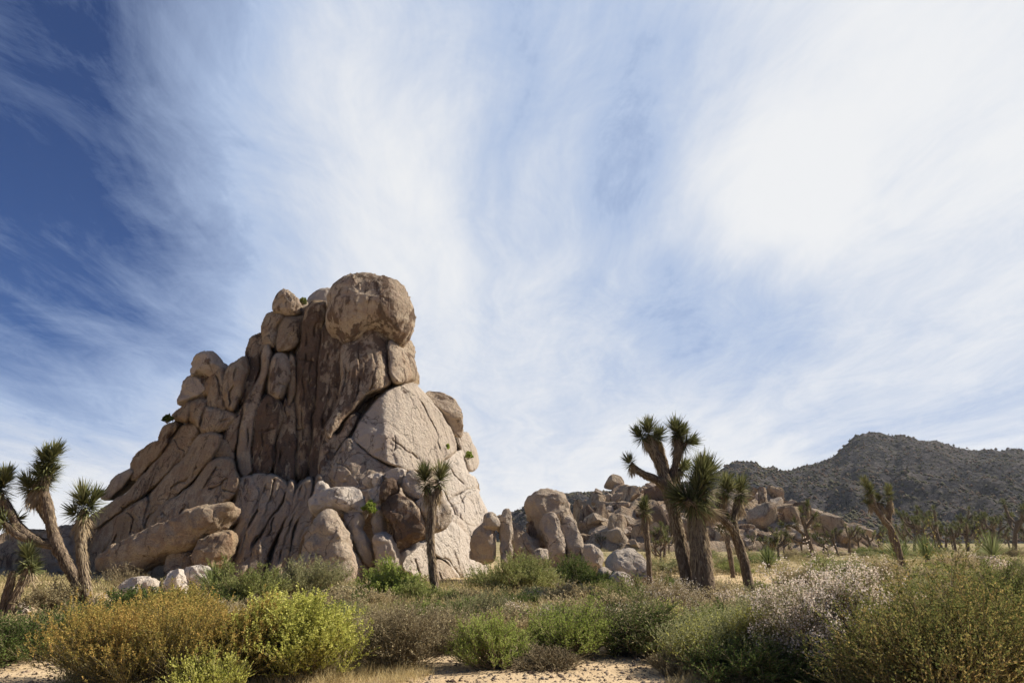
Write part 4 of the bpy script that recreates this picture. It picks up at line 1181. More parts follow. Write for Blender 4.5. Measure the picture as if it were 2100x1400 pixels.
joshua('many headed joshua tree standing alone before the long rock ridge', 48.0,
       [[(1672, 1156, 0, 5), (1664, 1125, 0, 4.5), (1656, 1100, 0, 4), (1650, 1080, 0, 3.5), (1643, 1060, 0, 3)],
        [(1658, 1105, 0, 3.5), (1640, 1088, .4, 3), (1622, 1078, .4, 2.5), (1610, 1078, .4, 2)],
        [(1652, 1085, 0, 3), (1660, 1070, 0, 2.5), (1668, 1060, 0, 2)], [(1650, 1080, 0, 3), (1652, 1060, .3, 2.5), (1655, 1045, .3, 2)],
        [(1660, 1115, 0, 3), (1632, 1108, -.3, 2.5), (1618, 1100, -.3, 2)]],
       [(1642, 1045, 0, -.2, 0, 1, 12, 9, 130), (1656, 1032, .3, .1, 0, 1, 12, 9, 140), (1672, 1056, 0, .6, 0, .8, 10, 9, 110), (1604, 1074, .4, -.8, 0, .5, 10, 9, 110), (1630, 1066, .3, -.3, 0, 1, 10, 9, 100), (1612, 1095, -.3, -.7, 0, .6, 9, 9, 90), (1678, 1075, .2, .6, 0, .5, 9, 8, 90)], 20, shag=.2, leafw=.03)

joshua('three headed joshua tree leaning left against the dark hillside', 33.0,
       [[(1850, 1130, 0, 7), (1832, 1095, 0, 6.5), (1812, 1065, 0, 6), (1795, 1040, 0, 5.5), (1785, 1015, 0, 5)],
        [(1838, 1130, .3, 7), (1828, 1095, .3, 6), (1822, 1060, .3, 5.5), (1822, 1035, .3, 5)],
        [(1812, 1066, 0, 5), (1804, 1045, .2, 4.5), (1800, 1030, .2, 4)]],
       [(1773, 985, 0, -.25, 0, 1, 28, 12, 300), (1784, 1000, 0, .1, 0, 1, 24, 12, 200), (1822, 1002, .3, .05, 0, 1, 24, 12, 300), (1801, 1018, .2, -.2, 0, 1, 16, 11, 180), (1776, 1028, -.1, -.6, 0, .4, 8, 9, 60)], 21, shag=.2, leafw=.028)


# small joshua trees of the grove, copied from five forms
def small_joshua(seed):
    rng = np.random.default_rng(seed)
    t = empty('joshua_tree', (0, 0, 0))
    h = rng.uniform(1.4, 2.2)
    lean = rng.normal(0, .12, 2)
    top = np.array([lean[0] * h, lean[1] * h, h])
    br = [np.array([[0, 0, -.1, .16], [lean[0] * h * .4, lean[1] * h * .4, h * .5, .13], [*top, .11]])]
    ends = []
    for k in range(rng.integers(4, 7)):
        a = rng.uniform(0, 2 * math.pi)
        s = rng.uniform(.5, 1.0)
        st = br[0][1, :3] * .4 + top * rng.uniform(.55, 1.0) * .6 + np.array([0, 0, 0])
        st = br[0][0, :3] + (top - br[0][0, :3]) * rng.uniform(.62, 1.0)
        e = st + np.array([math.cos(a) * s, math.sin(a) * s, rng.uniform(.5, 1.4)])
        md = (st + e) / 2 + np.array([math.cos(a) * .15, math.sin(a) * .15, -.1])
        br.append(np.array([[*st, .09], [*md, .08], [*e, .07]]))
        ends.append((e, unit(e - md + np.array([0, 0, .3]))))
        if rng.random() < .6:
            a2 = a + rng.uniform(-1.2, 1.2)
            e2 = md + np.array([math.cos(a2) * .5, math.sin(a2) * .5, rng.uniform(.3, .8)])
            br.append(np.array([[*md, .07], [*((md + e2) / 2), .065], [*e2, .06]]))
            ends.append((e2, unit(e2 - md)))
    link('trunk', trunk_mesh('small_trunk', br, seed, 7), t)
    ps = [rosette(e + ax * .25, ax, .42, .30, 95, rng, .035) for e, ax in ends]
    V, F = merge(ps)
    link('crown', mesh_np('small_crown', V, F, M_JLEAF, False), t)
    V, F = merge([skirt(e, ax, .4, .26, 30, rng, .03) for e, ax in ends])
    link('dead_leaves', mesh_np('small_dead', V, F, M_JDEAD, False), t)
    return t


rnd = random.Random(5)
protos = [small_joshua(300 + k) for k in range(6)]
spots = []
# (photo x, base y, height in px) of the larger ones in view, then the thinner crowd behind
for (px, py, hp) in [(1345, 1150, 55), (1356, 1160, 50), (1362, 1150, 62), (1588, 1156, 62), (1598, 1148, 66), (1700, 1142, 58), (1690, 1140, 48), (1720, 1140, 68), (1742, 1138, 52), (1608, 1140, 40), (1625, 1138, 36),
                     (1788, 1132, 62), (1805, 1128, 60), (1875, 1132, 70), (1893, 1130, 76), (1920, 1128, 66), (1960, 1132, 95), (1985, 1130, 85), (2010, 1128, 72), (2045, 1130, 80), (2080, 1132, 88),
                     (1232, 1130, 36), (1215, 1128, 30), (1372, 1135, 34), (1395, 1134, 30), (1565, 1134, 34), (1550, 1130, 30), (1645, 1134, 40), (1762, 1130, 44), (1838, 1126, 40), (1858, 1124, 50), (1940, 1126, 48)]:
    spots.append((px, py, hp))
for k in range(14):
    spots.append((rnd.uniform(1850, 2140), rnd.uniform(1122, 1131), rnd.uniform(30, 72)))
for k in range(48):
    px = rnd.uniform(1340, 2180)
    py = rnd.uniform(1115, 1127)
    spots.append((px, py, rnd.uniform(18, 34)))
for i, (px, py, hp) in enumerate(spots):
    x, y = G(px, py)
    t = copy_tree(protos[i % 6])
    hm = hp / F0 * y / CP
    s = hm / 3.2 * rnd.uniform(.65, 1.3)
    t.location = (x, y, gz1(x, y) - .05)
    t.rotation_euler = (0, 0, rnd.uniform(0, 6.28))
    t.scale = (s, s, s)
    if i < 3:
        lab, grp = 'short joshua tree in the clump behind the flat pale boulder and thin tree', 'joshua trees behind the pale boulder'
    elif hp > 35:
        lab, grp = 'branching joshua tree of the grove on the flat below the dark hill', 'joshua trees of the grove'
    else:
        lab, grp = 'small distant joshua tree at the foot of the rock ridge and hill', 'distant joshua trees'
    tag(t, lab, 'joshua tree', grp)
for p_ in protos:
    drop(p_)


# ------------------------------------------------------------------ yuccas
def yucca(label, px, py, hpx, n=150, Y=None, lean=0.0, seed=0):
    rng = np.random.default_rng(seed + 70)
    if Y is None:
        x, Y = G(px, py)
    else:
        x = float(ray(px, py)[0] * Y)
    L = hpx / F0 * Y
    t = empty('yucca', (x, Y, gz1(x, Y)), label, 'yucca')
    el = rng.uniform(.05, 1, n) ** .8 * math.pi / 2
    ph = rng.uniform(0, 6.283, n)
    d = np.stack([np.cos(el) * np.cos(ph) + lean, np.cos(el) * np.sin(ph), np.sin(el)], -1)
    d = unit(d)
    b = np.array([[0, 0, L * .25]]) + d * .03
    V, F = blades(b, d, unit(np.cross(d, np.array([[0, 0, 1.0]]) + rng.normal(0, .2, (n, 3)))), L * rng.uniform(.7, 1.0, n) * .85, .035, rng.uniform(0, .12, n))
    link('leaves', mesh_np('yucca_leaves', V, F, M_YUCCA, False), t)
    c = np.array([[[0, 0, -.1], [0, 0, L * .15], [0, 0, L * .3]]])
    V, F = tubes(c, np.array([[.12, .10, .05]]) * L, 9)
    link('stem', mesh_np('yucca_stem', V, F, M_BARK), t)
    V, F = skirt(np.array([0, 0, L * .25]), (0, 0, 1), L * .25, L * .5, n // 3, rng, .03, .05)
    link('dead_leaves', mesh_np('yucca_dead', V, F, M_JDEAD, False), t)
    return t


yucca('spiky yucca beside the whitish lumpy stone at the outcrop foot', 435, 1222, 68, seed=1)
yucca('spiky yucca half hidden between the two olive bushes behind the yellow bush', 565, 1226, 58, seed=2)
yucca('large bright leaved yucca left of its neighbour, behind the pink flowering bush', 1848, 1166, 70, n=220, seed=3)
yucca('darker yucca just right of the large bright leaved one', 1905, 1164, 64, n=200, seed=4)
yucca('yucca among the grove at far right above the green bush', 2040, 1158, 66, n=200, seed=5)
yucca('broad yellowish yucca clump on the flat right of the forked joshua tree', 1578, 1172, 50, n=240, seed=6)


# ------------------------------------------------------------------ bushes
def bush_meshes(seed, R, H, leafmat, nst=90, ntw=9, nlf=11, leaf=.03, lw=.012, plume=0.4, flower=None, nfl=0, stemr=.008, drop_=0.0, lumps=3, top=0.0, upright=.5, squash=.62):
    """stems from one root that divide into leafy twigs filling a lumpy crown; returns [(part, mesh)]"""
    rng = np.random.default_rng(seed)
    # crown outline from several lobes
    lob = [(rng.uniform(-.5, .5) * R, rng.uniform(-.5, .5) * R, rng.uniform(.5, 1.0)) for _ in range(lumps)]
    mx = max(l[2] for l in lob)
    lob = [(l[0], l[1], l[2] / mx) for l in lob]
    n = nst
    li = rng.integers(0, lumps, n)
    a = rng.uniform(0, 2 * math.pi, n)
    rr = np.sqrt(rng.uniform(0, 1, n)) * R * squash
    lx = np.array([l[0] for l in lob])[li]
    ly = np.array([l[1] for l in lob])[li]
    lh = np.array([l[2] for l in lob])[li]
    ex = lx + rr * np.cos(a)
    ey = ly + rr * np.sin(a)
    q = np.clip(1 - (rr / (R * squash)) ** 2 * .88, 0, 1)
    ez = H * lh * np.sqrt(q) * rng.uniform(.45, 1.10, n)
    end = np.stack([ex, ey, ez], -1)
    root = np.stack([rng.normal(0, .08 * R, n), rng.normal(0, .08 * R, n), np.full(n, -.04)], -1)
    midp = root * .4 + end * .6
    midp[:, 2] -= H * .06
    midp[:, :2] += rng.normal(0, .05 * R, (n, 2))
    q1 = root * .75 + midp * .25
    q1[:, 2] += H * .05
    paths = np.stack([root, q1, midp, end], 1)
    rad = np.array([[1.0, .85, .6, .25]]) * stemr * rng.uniform(.6, 1.3, (n, 1))
    parts = [tubes(paths, rad, 4)]
    # twigs on the outer half of each stem
    tt = rng.uniform(.15, 1.0, (n, ntw))
    tb = midp[:, None] * (1 - tt[..., None]) + end[:, None] * tt[..., None]
    sd = unit(end - midp)[:, None]
    tdir = unit(sd * .7 + rng.normal(0, .55, (n, ntw, 3)) + np.array([0, 0, upright]))
    tl = R * .30 * rng.uniform(.5, 1.1, (n, ntw, 1)) * (1 if plume < .5 else 1.25)
    if plume > .5:
        nlf = int(nlf * 1.3)
    te = tb + tdir * tl
    tb, te, td = tb.reshape(-1, 3), te.reshape(-1, 3), tdir.reshape(-1, 3)
    parts.append(tubes(np.stack([tb, te], 1), np.full((len(tb), 2), stemr * .25), 3))
    V, F = merge(parts)
    out = [('stems', mesh_np('bush_stems', V, F, M_TWIG))]
    # leaves
    m = len(tb)
    s = rng.uniform(0.05, 1.0, (m, nlf))
    lb = tb[:, None] * (1 - s[..., None]) + te[:, None] * s[..., None]
    ld = unit(td[:, None] * (.4 + plume) + rng.normal(0, .6 if plume < .5 else .38, (m, nlf, 3)) + np.array([0, 0, upright * .4]))
    lb, ld = lb.reshape(-1, 3), ld.reshape(-1, 3)
    lb[:, 2] = np.maximum(lb[:, 2], .01)
    k = len(lb)
    V, F = diamonds(lb, ld, rand_side(ld, rng), leaf * rng.uniform(.6, 1.3, k), lw * rng.uniform(.7, 1.3, k))
    out.append(('foliage', mesh_np('bush_foliage', V, F, leafmat, False)))
    if flower is not None and nfl:
        # flower and seed heads crowd the upper twig ends
        pz = te[:, 2] / H
        keep = np.where(rng.uniform(0, 1, m) < np.clip((pz - top) * 1.8, .05, 1))[0]
        c = te[keep]
        cc = np.repeat(c, nfl, 0) + rng.normal(0, leaf * .7, (len(c) * nfl, 3)) + np.repeat(td[keep] * R * .06, nfl, 0) * rng.uniform(-1, 1.2, (len(c) * nfl, 1))
        fd = unit(rng.normal(size=cc.shape) + np.array([0, 0, .5]))
        if plume > .5:
            # tall tapering plumes that carry on from the twig tips
            q_ = nfl * 3
            al = rng.uniform(0, 1, (len(c) * q_, 1))
            ax_ = np.repeat(unit(td[keep] * .6 + np.array([0, 0, .9]) + rng.normal(0, .25, (len(c), 3))), q_, 0)
            cc = np.repeat(c, q_, 0) + ax_ * al * min(.16, R * .17) + rng.normal(0, 1, (len(al), 3)) * leaf * .32 * (1.1 - al)
            fd = unit(ax_ * .9 + rng.normal(0, .6, cc.shape))
        V, F = diamonds(cc, fd, rand_side(fd, rng), leaf * rng.uniform(.5, 1.0, len(cc)), lw * 1.3)
        out.append(('flowers', mesh_np('bush_flowers', V, F, flower, False)))
    return out


def vcoords(me):
    a = np.empty(len(me.vertices) * 3, np.float32)
    me.vertices.foreach_get('co', a)
    return a.reshape(-1, 3)


def bush(label, px, pyb, pyt, hw, leafmat, seed, name='bush', Y=None, cat='bush', depth=1.0, **kw):
    x, Yg = G(px, pyb)
    if Y is None:
        Y = Yg
    x = float(ray(px, pyb)[0] * Y)
    R = hw / F0 * Y * (1.2 if pyb > 1262 else 1.08)
    if pyb > 1262:
        kw['nst'] = int(kw.get('nst', 90) * 1.3)
        kw['ntw'] = kw.get('ntw', 9) + 1
    z = gz1(x, Y)
    top_z = float(P(px, pyt, Y)[2])
    H = max(.15, (top_z - z) * 1.03)
    t = empty(name, (x, Y, z - .02), label, cat)
    made = bush_meshes(seed, R, H, leafmat, **kw)
    co = np.concatenate([np.array([v.co[:] for v in me.vertices]) if len(me.vertices) < 5 else vcoords(me) for _, me in made[1:]])
    hz_ = np.percentile(co[:, 2], 99.6)
    lo, hi = np.percentile(co[:, 0], [1, 99])
    sz = (top_z - z) / hz_
    sx = 2 * hw / F0 * Y * 1.08 / (hi - lo)
    for part, me in made:
        o = link(part, me, t)
        o.scale = (sx, sx * (depth if hw < 150 else .75), sz)
    return t


D9 = dict(nst=130, ntw=12, nlf=14, leaf=.036, lw=.013)
bush('big rusty orange and green saltbush filling the lower left foreground', 285, 1408, 1222, 185, M_ORANGE, 1, Y=8.6, flower=M_ORANGE, nfl=6, nst=190, ntw=13, nlf=14, leaf=.034, lw=.013, plume=.7, upright=.9, lumps=5, top=.2)
bush('rust tipped saltbush rising behind the big orange one, next to the yucca', 400, 1335, 1205, 85, M_ORANGE, 2, flower=M_ORANGE, nfl=6, plume=.7, upright=.9, **D9)
bush('glowing yellow green saltbush, the brightest bush in the foreground', 640, 1375, 1212, 105, M_SALT, 3, Y=9.2, flower=M_SALT, nfl=6, plume=.8, upright=.9, lumps=4, top=.2, nst=170, ntw=13, nlf=14, leaf=.036, lw=.013)
bush('orange tipped saltbush with a dark hollow, left against the glowing yellow one', 505, 1385, 1228, 82, M_ORANGE, 4, Y=8.9, flower=M_ORANGE, nfl=6, plume=.8, upright=.9, top=.2, **D9)
bush('dark green shrub in the shade at the far left edge', 50, 1342, 1242, 120, M_DARKG, 5, upright=.4, **D9)
bush('grey brown twiggy bush beside the glowing yellow one', 815, 1370, 1232, 85, M_GREY, 6, nst=150, ntw=14, nlf=6, leaf=.022, lw=.009, stemr=.007, upright=.6)
bush('grey dry bush with pale tips left of the slender joshua tree base', 770, 1330, 1238, 60, M_TAN, 61, nst=90, ntw=12, nlf=8, leaf=.022, lw=.009)
bush('light green feathery bush casting a shadow on the sand path', 1022, 1374, 1256, 68, M_BRIGHT, 7, nst=120, ntw=12, nlf=13, leaf=.032, lw=.008, upright=1.0, stemr=.008, squash=.7)
bush('yellow green rounded bush right of the feathery one', 1165, 1352, 1232, 72, M_BRIGHT, 8, nst=130, ntw=12, nlf=13, leaf=.03, lw=.008, upright=.8)
bush('dead bare twiggy shrub in front of the yellow green rounded bush', 1120, 1368, 1310, 55, M_GREY, 81, nst=110, ntw=9, nlf=2, leaf=.02, lw=.006, stemr=.007)
bush('dark green dense bush with a shadowed hollow left of the pale green one', 1285, 1345, 1222, 84, M_DARKG, 9, flower=M_TAN, nfl=1, top=-.5, nst=160, ntw=13, nlf=13, leaf=.028, lw=.009, upright=.7)
bush('pale green wide bush in front of the thick joshua trunks', 1490, 1385, 1232, 106, M_SALT, 10, flower=M_SAGE, nfl=3, plume=.6, nst=190, ntw=13, nlf=14, leaf=.032, lw=.011, upright=.8, lumps=4, top=.1)
bush('dark leafy bush low in front of the pale green one', 1500, 1405, 1300, 110, M_DARKG, 101, Y=8.6, nst=110, ntw=12, nlf=13, leaf=.034, lw=.012)
bush('buckwheat bush covered with pinkish white flowers', 1710, 1365, 1152, 122, M_SAGE, 21, Y=8.5, flower=M_FLOWER, nfl=12, top=-.25, nst=230, ntw=12, nlf=9, leaf=.026, lw=.014, upright=.8, lumps=5)
bush('huge brown and olive bush filling the lower right corner', 1930, 1420, 1148, 205, M_OLIVE, 22, Y=7.4, flower=M_OLIVE, nfl=3, plume=.7, nst=260, ntw=14, nlf=15, leaf=.034, lw=.011, upright=.5, lumps=6, top=.1)
bush('golden brown bush bulging left from the huge corner bush', 1830, 1400, 1225, 78, M_OLIVE, 23, Y=8.2, flower=M_ORANGE, nfl=4, plume=.7, upright=.7, **D9)
bush('green feathery bush at the right edge above the huge corner bush', 2045, 1290, 1142, 85, M_CREO, 24, Y=10.5, nst=140, ntw=12, nlf=14, leaf=.032, lw=.01, upright=.8)
bush('straw coloured flowering scrub behind the pale green wide bush', 1380, 1285, 1180, 62, M_TAN, 25, flower=M_FLOWER, nfl=2, nst=110, ntw=12, nlf=10, leaf=.028, lw=.011)
bush('tawny dry bush in the gap right of the grey brown twiggy one', 905, 1335, 1245, 60, M_TAN, 26, nst=100, ntw=12, nlf=9, leaf=.028, lw=.01, plume=.6)
bush('straw coloured scrub between the dark green and pale green bushes', 1385, 1335, 1232, 58, M_TAN, 27, nst=110, ntw=12, nlf=9, leaf=.028, lw=.01, plume=.6, flower=M_SALT, nfl=1)
bush('olive grey bush behind the feathery one on the sand path', 975, 1300, 1212, 66, M_SAGE, 28, nst=110, ntw=12, nlf=10, leaf=.03, lw=.01, upright=.7)
bush('sage coloured bush left of the pinkish white buckwheat bush', 1615, 1330, 1205, 60, M_SAGE, 29, nst=110, ntw=12, nlf=11, leaf=.03, lw=.011, upright=.8)
bush('yellowish green scrub behind the dark green dense bush', 1290, 1262, 1180, 60, M_CREO, 30, nst=110, ntw=12, nlf=11, leaf=.032, lw=.012, upright=.8)
bush('dull olive shrub directly in front of the left joshua trunks', 165, 1320, 1238, 62, M_CREO, 51, nst=110, ntw=12, nlf=12, leaf=.032, lw=.012)
bush('low yellow green sprigs at the bottom edge left of the glowing saltbush', 440, 1425, 1330, 60, M_SALT, 52, Y=7.9, nst=80, ntw=11, nlf=12, leaf=.03, lw=.011, plume=.9, upright=1.1)
bush('straw grass like bush at the foot of the pale green bush', 1395, 1400, 1318, 46, M_TAN, 53, Y=8.9, nst=80, ntw=10, nlf=9, leaf=.03, lw=.008, plume=.9, upright=1.1)
# middle distance, at the foot of the outcrop
bush('olive creosote bush right of the spiky yucca', 508, 1232, 1145, 66, M_CREO, 31, nst=130, ntw=13, nlf=13, leaf=.05, lw=.018, upright=.8, squash=.68)
bush('wispy grey olive creosote bush before the egg shaped boulder', 632, 1226, 1142, 66, M_SAGE, 32, nst=140, ntw=13, nlf=13, leaf=.05, lw=.014, upright=.9, squash=.68)
bush('vivid green bush left of the slender joshua tree', 804, 1236, 1146, 62, M_BRIGHT, 33, nst=150, ntw=13, nlf=13, leaf=.05, lw=.018, upright=.8, squash=.68)
bush('wide deep green bush at the right end of the outcrop', 1052, 1222, 1134, 78, M_CREO, 34, nst=190, ntw=13, nlf=13, leaf=.05, lw=.018, upright=.7, lumps=4, squash=.66)
bush('dense green bush in front of the mushroom shaped rock', 1186, 1206, 1138, 54, M_DARKG, 35, nst=150, ntw=13, nlf=13, leaf=.05, lw=.018, upright=.8, squash=.68)
bush('olive shrub between the wide green bush and the mushroom rock bush', 1122, 1216, 1160, 36, M_SAGE, 36, nst=90, ntw=12, nlf=12, leaf=.05, lw=.018)
bush('green shrub in front of the lens shaped pale stone', 262, 1252, 1202, 62, M_DARKG, 37, nst=120, ntw=12, nlf=12, leaf=.045, lw=.018)
bush('dim brown shrub between the left joshua trunks', 108, 1256, 1188, 52, M_GREY, 38, nst=110, ntw=12, nlf=9, leaf=.04, lw=.016)
bush('leafless grey brush in the shade above the lens shaped pale stone', 270, 1200, 1150, 36, M_GREY, 39, Y=24.5, nst=70, ntw=9, nlf=3, leaf=.03, lw=.01)
# shrubs rooted in cracks of the outcrop
def crack_bush(label, px, py, rpx, Y, mat, seed):
    p = P(px, py, Y)
    R = rpx / F0 * Y
    t = empty('shrub', tuple(p), label, 'shrub')
    for part, me in bush_meshes(seed, R, R * 1.6, mat, nst=36, ntw=9, nlf=9, leaf=.09, lw=.05, stemr=.012, lumps=2, squash=.8):
        link(part, me, t)


crack_bush('small green shrub growing behind the saddle shaped boulder', 750, 1052, 15, 25.9, M_BRIGHT, 41)
crack_bush('tiny shrub on the outcrop top left of the crowning boulder', 620, 624, 8, 35.2, M_CREO, 42)
crack_bush('dark shrub jutting from the left edge of the outcrop', 342, 866, 9, 33.4, M_DARKG, 43)
crack_bush('small shrub in a crack of the right slope, left of its neighbour', 914, 924, 7, float(Ymass(914, 924)) - 1.25, M_BRIGHT, 44)
crack_bush('small green shrub in a crack near the right edge of the outcrop', 960, 940, 8, float(Ymass(960, 940)) - .6, M_BRIGHT, 45)

# low scrub dotted over the flat: copies of six kinds
KINDS = [
    ('low tan dry scrub mound on the flat', M_TAN, None), ('low grey dry scrub mound on the flat', M_GREY, None),
    ('low sage green scrub mound on the flat', M_SAGE, None), ('low olive green scrub mound on the flat', M_CREO, None),
    ('low straw and pink flowered scrub mound on the flat', M_TAN, M_FLOWER), ('low dark green scrub mound on the flat', M_DARKG, None)]
sp = []
for k, (lab, mt, fl) in enumerate(KINDS):
    t = empty('scrub', (0, 0, 0))
    for part, me in bush_meshes(500 + k, 1.0, .75, mt, nst=70, ntw=9, nlf=9, leaf=.07, lw=.028, stemr=.008, flower=fl, nfl=3, top=.2, lumps=3):
        link(part, me, t)
    sp.append(t)
rs = random.Random(77)


def blocked(px, py):
    # keep the sand path and the big foreground bushes clear
    if py > 1318 and 850 < px < 1420:
        return True
    if py > 1330:
        return True
    return False


cnt = 0
tries = 0
while cnt < 290 and tries < 6000:
    tries += 1
    px = rs.uniform(420, 2150)
    py = 1133 + (rs.random() ** 1.35) * 185
    if blocked(px, py) or (px < 1000 and py < 1238) or (px < 1330 and py < 1205):
        continue
    x, y = G(px, py)
    k = rs.choices(range(6), weights=[5, 3, 6, 4, .7, 2])[0]
    t = copy_tree(sp[k])
    s = rs.uniform(.35, .75) * (1.0 if y < 25 else 1.5)
    t.location = (x, y, gz1(x, y) - .03)
    t.rotation_euler = (0, 0, rs.uniform(0, 6.28))
    t.scale = (s * rs.uniform(.9, 1.4), s * rs.uniform(.9, 1.4), s * rs.uniform(.7, 1.1))
    tag(t, KINDS[k][0], 'scrub', 'scrub mounds dotted over the flat')
    cnt += 1
for t in sp:
    drop(t)


# dry grass and litter: nobody could count it
def grass():
    rng = np.random.default_rng(9)
    n = 21000
    py = 1140 + rng.random(n) ** .75 * 275
    px = rng.uniform(-450, 2550, n)
    r = ray(px, py)
    tt = -CAMZ / r[:, 2]
    x, y = r[:, 0] * tt, tt
    dens = vnoise(np.stack([x * .5, y * .35, x * 0], -1), 31) + .35 * vnoise(np.stack([x * 2.1, y * 1.8, x * 0], -1), 32)
    path = (py > 1335) & (px > 860) & (px < 1400)
    path2 = (py > 1350) & (px < 130) & (px > -60) & (px > -60)
    keep = (dens > -.15) & ~(path & (dens < .32)) & ~(path2 & (dens < .5)) & ~((px < 1000) & (px > 40) & (y > 29)) & ~((px < 1230) & (y > 34))
    x, y = x[keep], y[keep]
    z = gz(x, y)
    n = len(x)
    nb = 11
    sc = np.clip(y / 14.0, .8, 3.2)
    c = np.stack([x, y, z - .01], -1)
    b = np.repeat(c, nb, 0)
    S = np.repeat(sc, nb)
    b[:, 0] += rng.normal(0, .05, len(b)) * S
    b[:, 1] += rng.normal(0, .05, len(b)) * S
    d = unit(np.stack([rng.normal(0, .45, len(b)), rng.normal(0, .45, len(b)), np.ones(len(b))], -1))
    hgt = np.repeat(rng.uniform(.07, .24, n), nb) * rng.uniform(.6, 1.2, len(b)) * (S ** .35)
    V, F = blades(b, d, rand_side(d, rng), hgt, .0055 * S ** 1.1, rng.uniform(0, .3, len(b)))
    tag(link('dry_grass', mesh_np('dry_grass', V, F, M_GRASS, False)), 'dry straw coloured grass and litter covering the sandy flat', 'grass', kind='stuff')
    # pebbles and clods on the path
    n = 6000
    py = 1320 + rng.random(n) * 90
    px = rng.uniform(0, 1750, n)
    r = ray(px, py)
    tt = -CAMZ / r[:, 2]
    x, y = r[:, 0] * tt, tt
    z = gz(x, y)
    s = rng.gamma(1.6, .007, n) + .004
    oc = np.array([[1, 0, 0], [0, 1, 0], [-1, 0, 0], [0, -1, 0], [0, 0, .7], [0, 0, -.4]], float)
    V = (np.stack([x, y, z], -1)[:, None] + oc[None] * s[:, None, None] * rng.uniform(.6, 1.3, (n, 6, 1))).reshape(-1, 3)
    f = np.array([[0, 1, 4], [1, 2, 4], [2, 3, 4], [3, 0, 4], [1, 0, 5], [2, 1, 5], [3, 2, 5], [0, 3, 5]])
    F = (np.arange(n)[:, None, None] * 6 + f[None]).reshape(-1, 3)
    tag(link('gravel', mesh_np('gravel', V, F, M_ROCK, False)), 'small stones scattered over the sand path', 'gravel', kind='stuff').color = (.6, .2, .4, 1)


grass()


def brush():
    """knee high ground cover"""
    rng = np.random.default_rng(19)
    n = 13000
    py = 1119 + rng.random(n) ** 1.35 * 290
    px = rng.uniform(-450, 2550, n)
    r = ray(px, py)
    tt = -CAMZ / r[:, 2]
    x, y = r[:, 0] * tt, tt
    dens = vnoise(np.stack([x * .45, y * .3, x * 0], -1), 35)
    path = (py > 1340) & (px > 880) & (px < 1400)
    path2 = (py > 1350) & (px < 130)
    keep = (dens > -.35) & ~path & ~path2 & ~((px < 1000) & (px > 40) & (y > 28)) & ~((px < 1230) & (y > 33)) & (y < 130)
    x, y = x[keep], y[keep]
    n = len(x)
    z = gz(x, y)
    nb = 60
    S = np.clip(y / 14.0, .8, 3.0)
    R = rng.uniform(.10, .24, n) * S ** .6
    c = np.repeat(np.stack([x, y, z], -1), nb, 0)
    RR = np.repeat(R, nb)[:, None]
    q = rng.normal(size=(len(c), 3))
    q = unit(q) * rng.random((len(c), 1)) ** .4
    q[:, 2] = np.abs(q[:, 2]) * 1.1
    b = c + q * RR
    dd = unit(q + np.array([0, 0, .9]) + rng.normal(0, .4, q.shape))
    SS = np.repeat(S, nb)
    V, F = diamonds(b, dd, rand_side(dd, rng), .055 * SS ** .7 * rng.uniform(.6, 1.4, len(b)), .014 * SS ** .8)
    tag(link('low_brush', mesh_np('low_brush', V, F, M_BRUSH, False)), 'low dry tan and grey green ground cover between the bushes', 'ground cover', kind='stuff')


brush()


# ------------------------------------------------------------------ the long rock ridge in the middle distance
def interp(px, table):
    xs = [a for a, b in table]
    ys = [b for a, b in table]
    return np.interp(px, xs, ys)


RIDGE = [(1120, 1095), (1150, 1080), (1175, 1050), (1200, 1028), (1220, 1010), (1250, 994), (1275, 986), (1300, 986), (1340, 984), (1380, 990), (1420, 1000), (1470, 1003), (1520, 1000), (1545, 1003), (1565, 1010),
         (1590, 1028), (1630, 1032), (1665, 1046), (1700, 1052), (1725, 1062), (1752, 1078), (1775, 1100), (1800, 1118)]


def build_ridge():
    nx, nt = 420, 90
    px = np.linspace(1120, 1800, nx)
    prof = interp(px, RIDGE)
    t = np.linspace(0, 1.6, nt)
    Yfront, Yback = 92.0, 125.0
    Hh = P(px, prof, np.full(nx, Yback))[:, 2]
    TT, PX = np.meshgrid(t, px, indexing='ij')
    HH = np.tile(Hh, (nt, 1))
    Yv = Yfront + (Yback - Yfront) * TT
    tt = TT.ravel()
    X = ray(PX.ravel(), 1105.0 + (np.tile(prof, nt) - 1105.0) * np.clip(tt, 0, 1))[:, 0] * Yv.ravel()
    up = np.clip(tt, 0, 1)
    prf = np.where(tt <= 1, up ** .7, 1 - (tt - 1) / .6)
    Z = HH.ravel() * prf
    p = np.stack([X, Yv.ravel(), Z], -1)
    # terraces and blocks
    st = fbm(p / 9.0, 41, 3)
    Zt = Z + st * 1.3 * np.clip(prf * 3, 0, 1)
    lv = 2.1 + .5 * vnoise(p / 14.0, 44)
    fl = np.floor(Zt / lv)
    fr = Zt / lv - fl
    Zs = (fl + np.clip((fr - .5) * 3.2 + .5, 0, 1)) * lv
    Z2 = Zt * .35 + Zs * .65 - .9 * np.clip(prf * 3, 0, 1)
    bl = 1 - np.abs(fbm(p / 3.4, 47, 3))
    Z2 += (bl - .6) * .9 * np.clip(prf * 4, 0, 1)
    edge = np.clip((PX.ravel() - 1120) / 30, 0, 1) * np.clip((1800 - PX.ravel()) / 30, 0, 1)
    Z2 = Z2 * edge - .4
    V = np.stack([X, Yv.ravel() + fbm(p / 4, 49, 2) * 1.2, Z2], -1)
    i = np.arange(nx * (nt - 1)).reshape(nt - 1, nx)[:, :-1].ravel()
    F = np.stack([i, i + 1, i + 1 + nx, i + nx], -1)
    ob = tag(link('rock_ridge', mesh_np('rock_ridge', V, F, M_ROCKFAR)), 'long low ridge of jumbled tan granite behind the joshua trees', kind='structure')
    ob.color = (.42, .12, .4, 1)
    return V


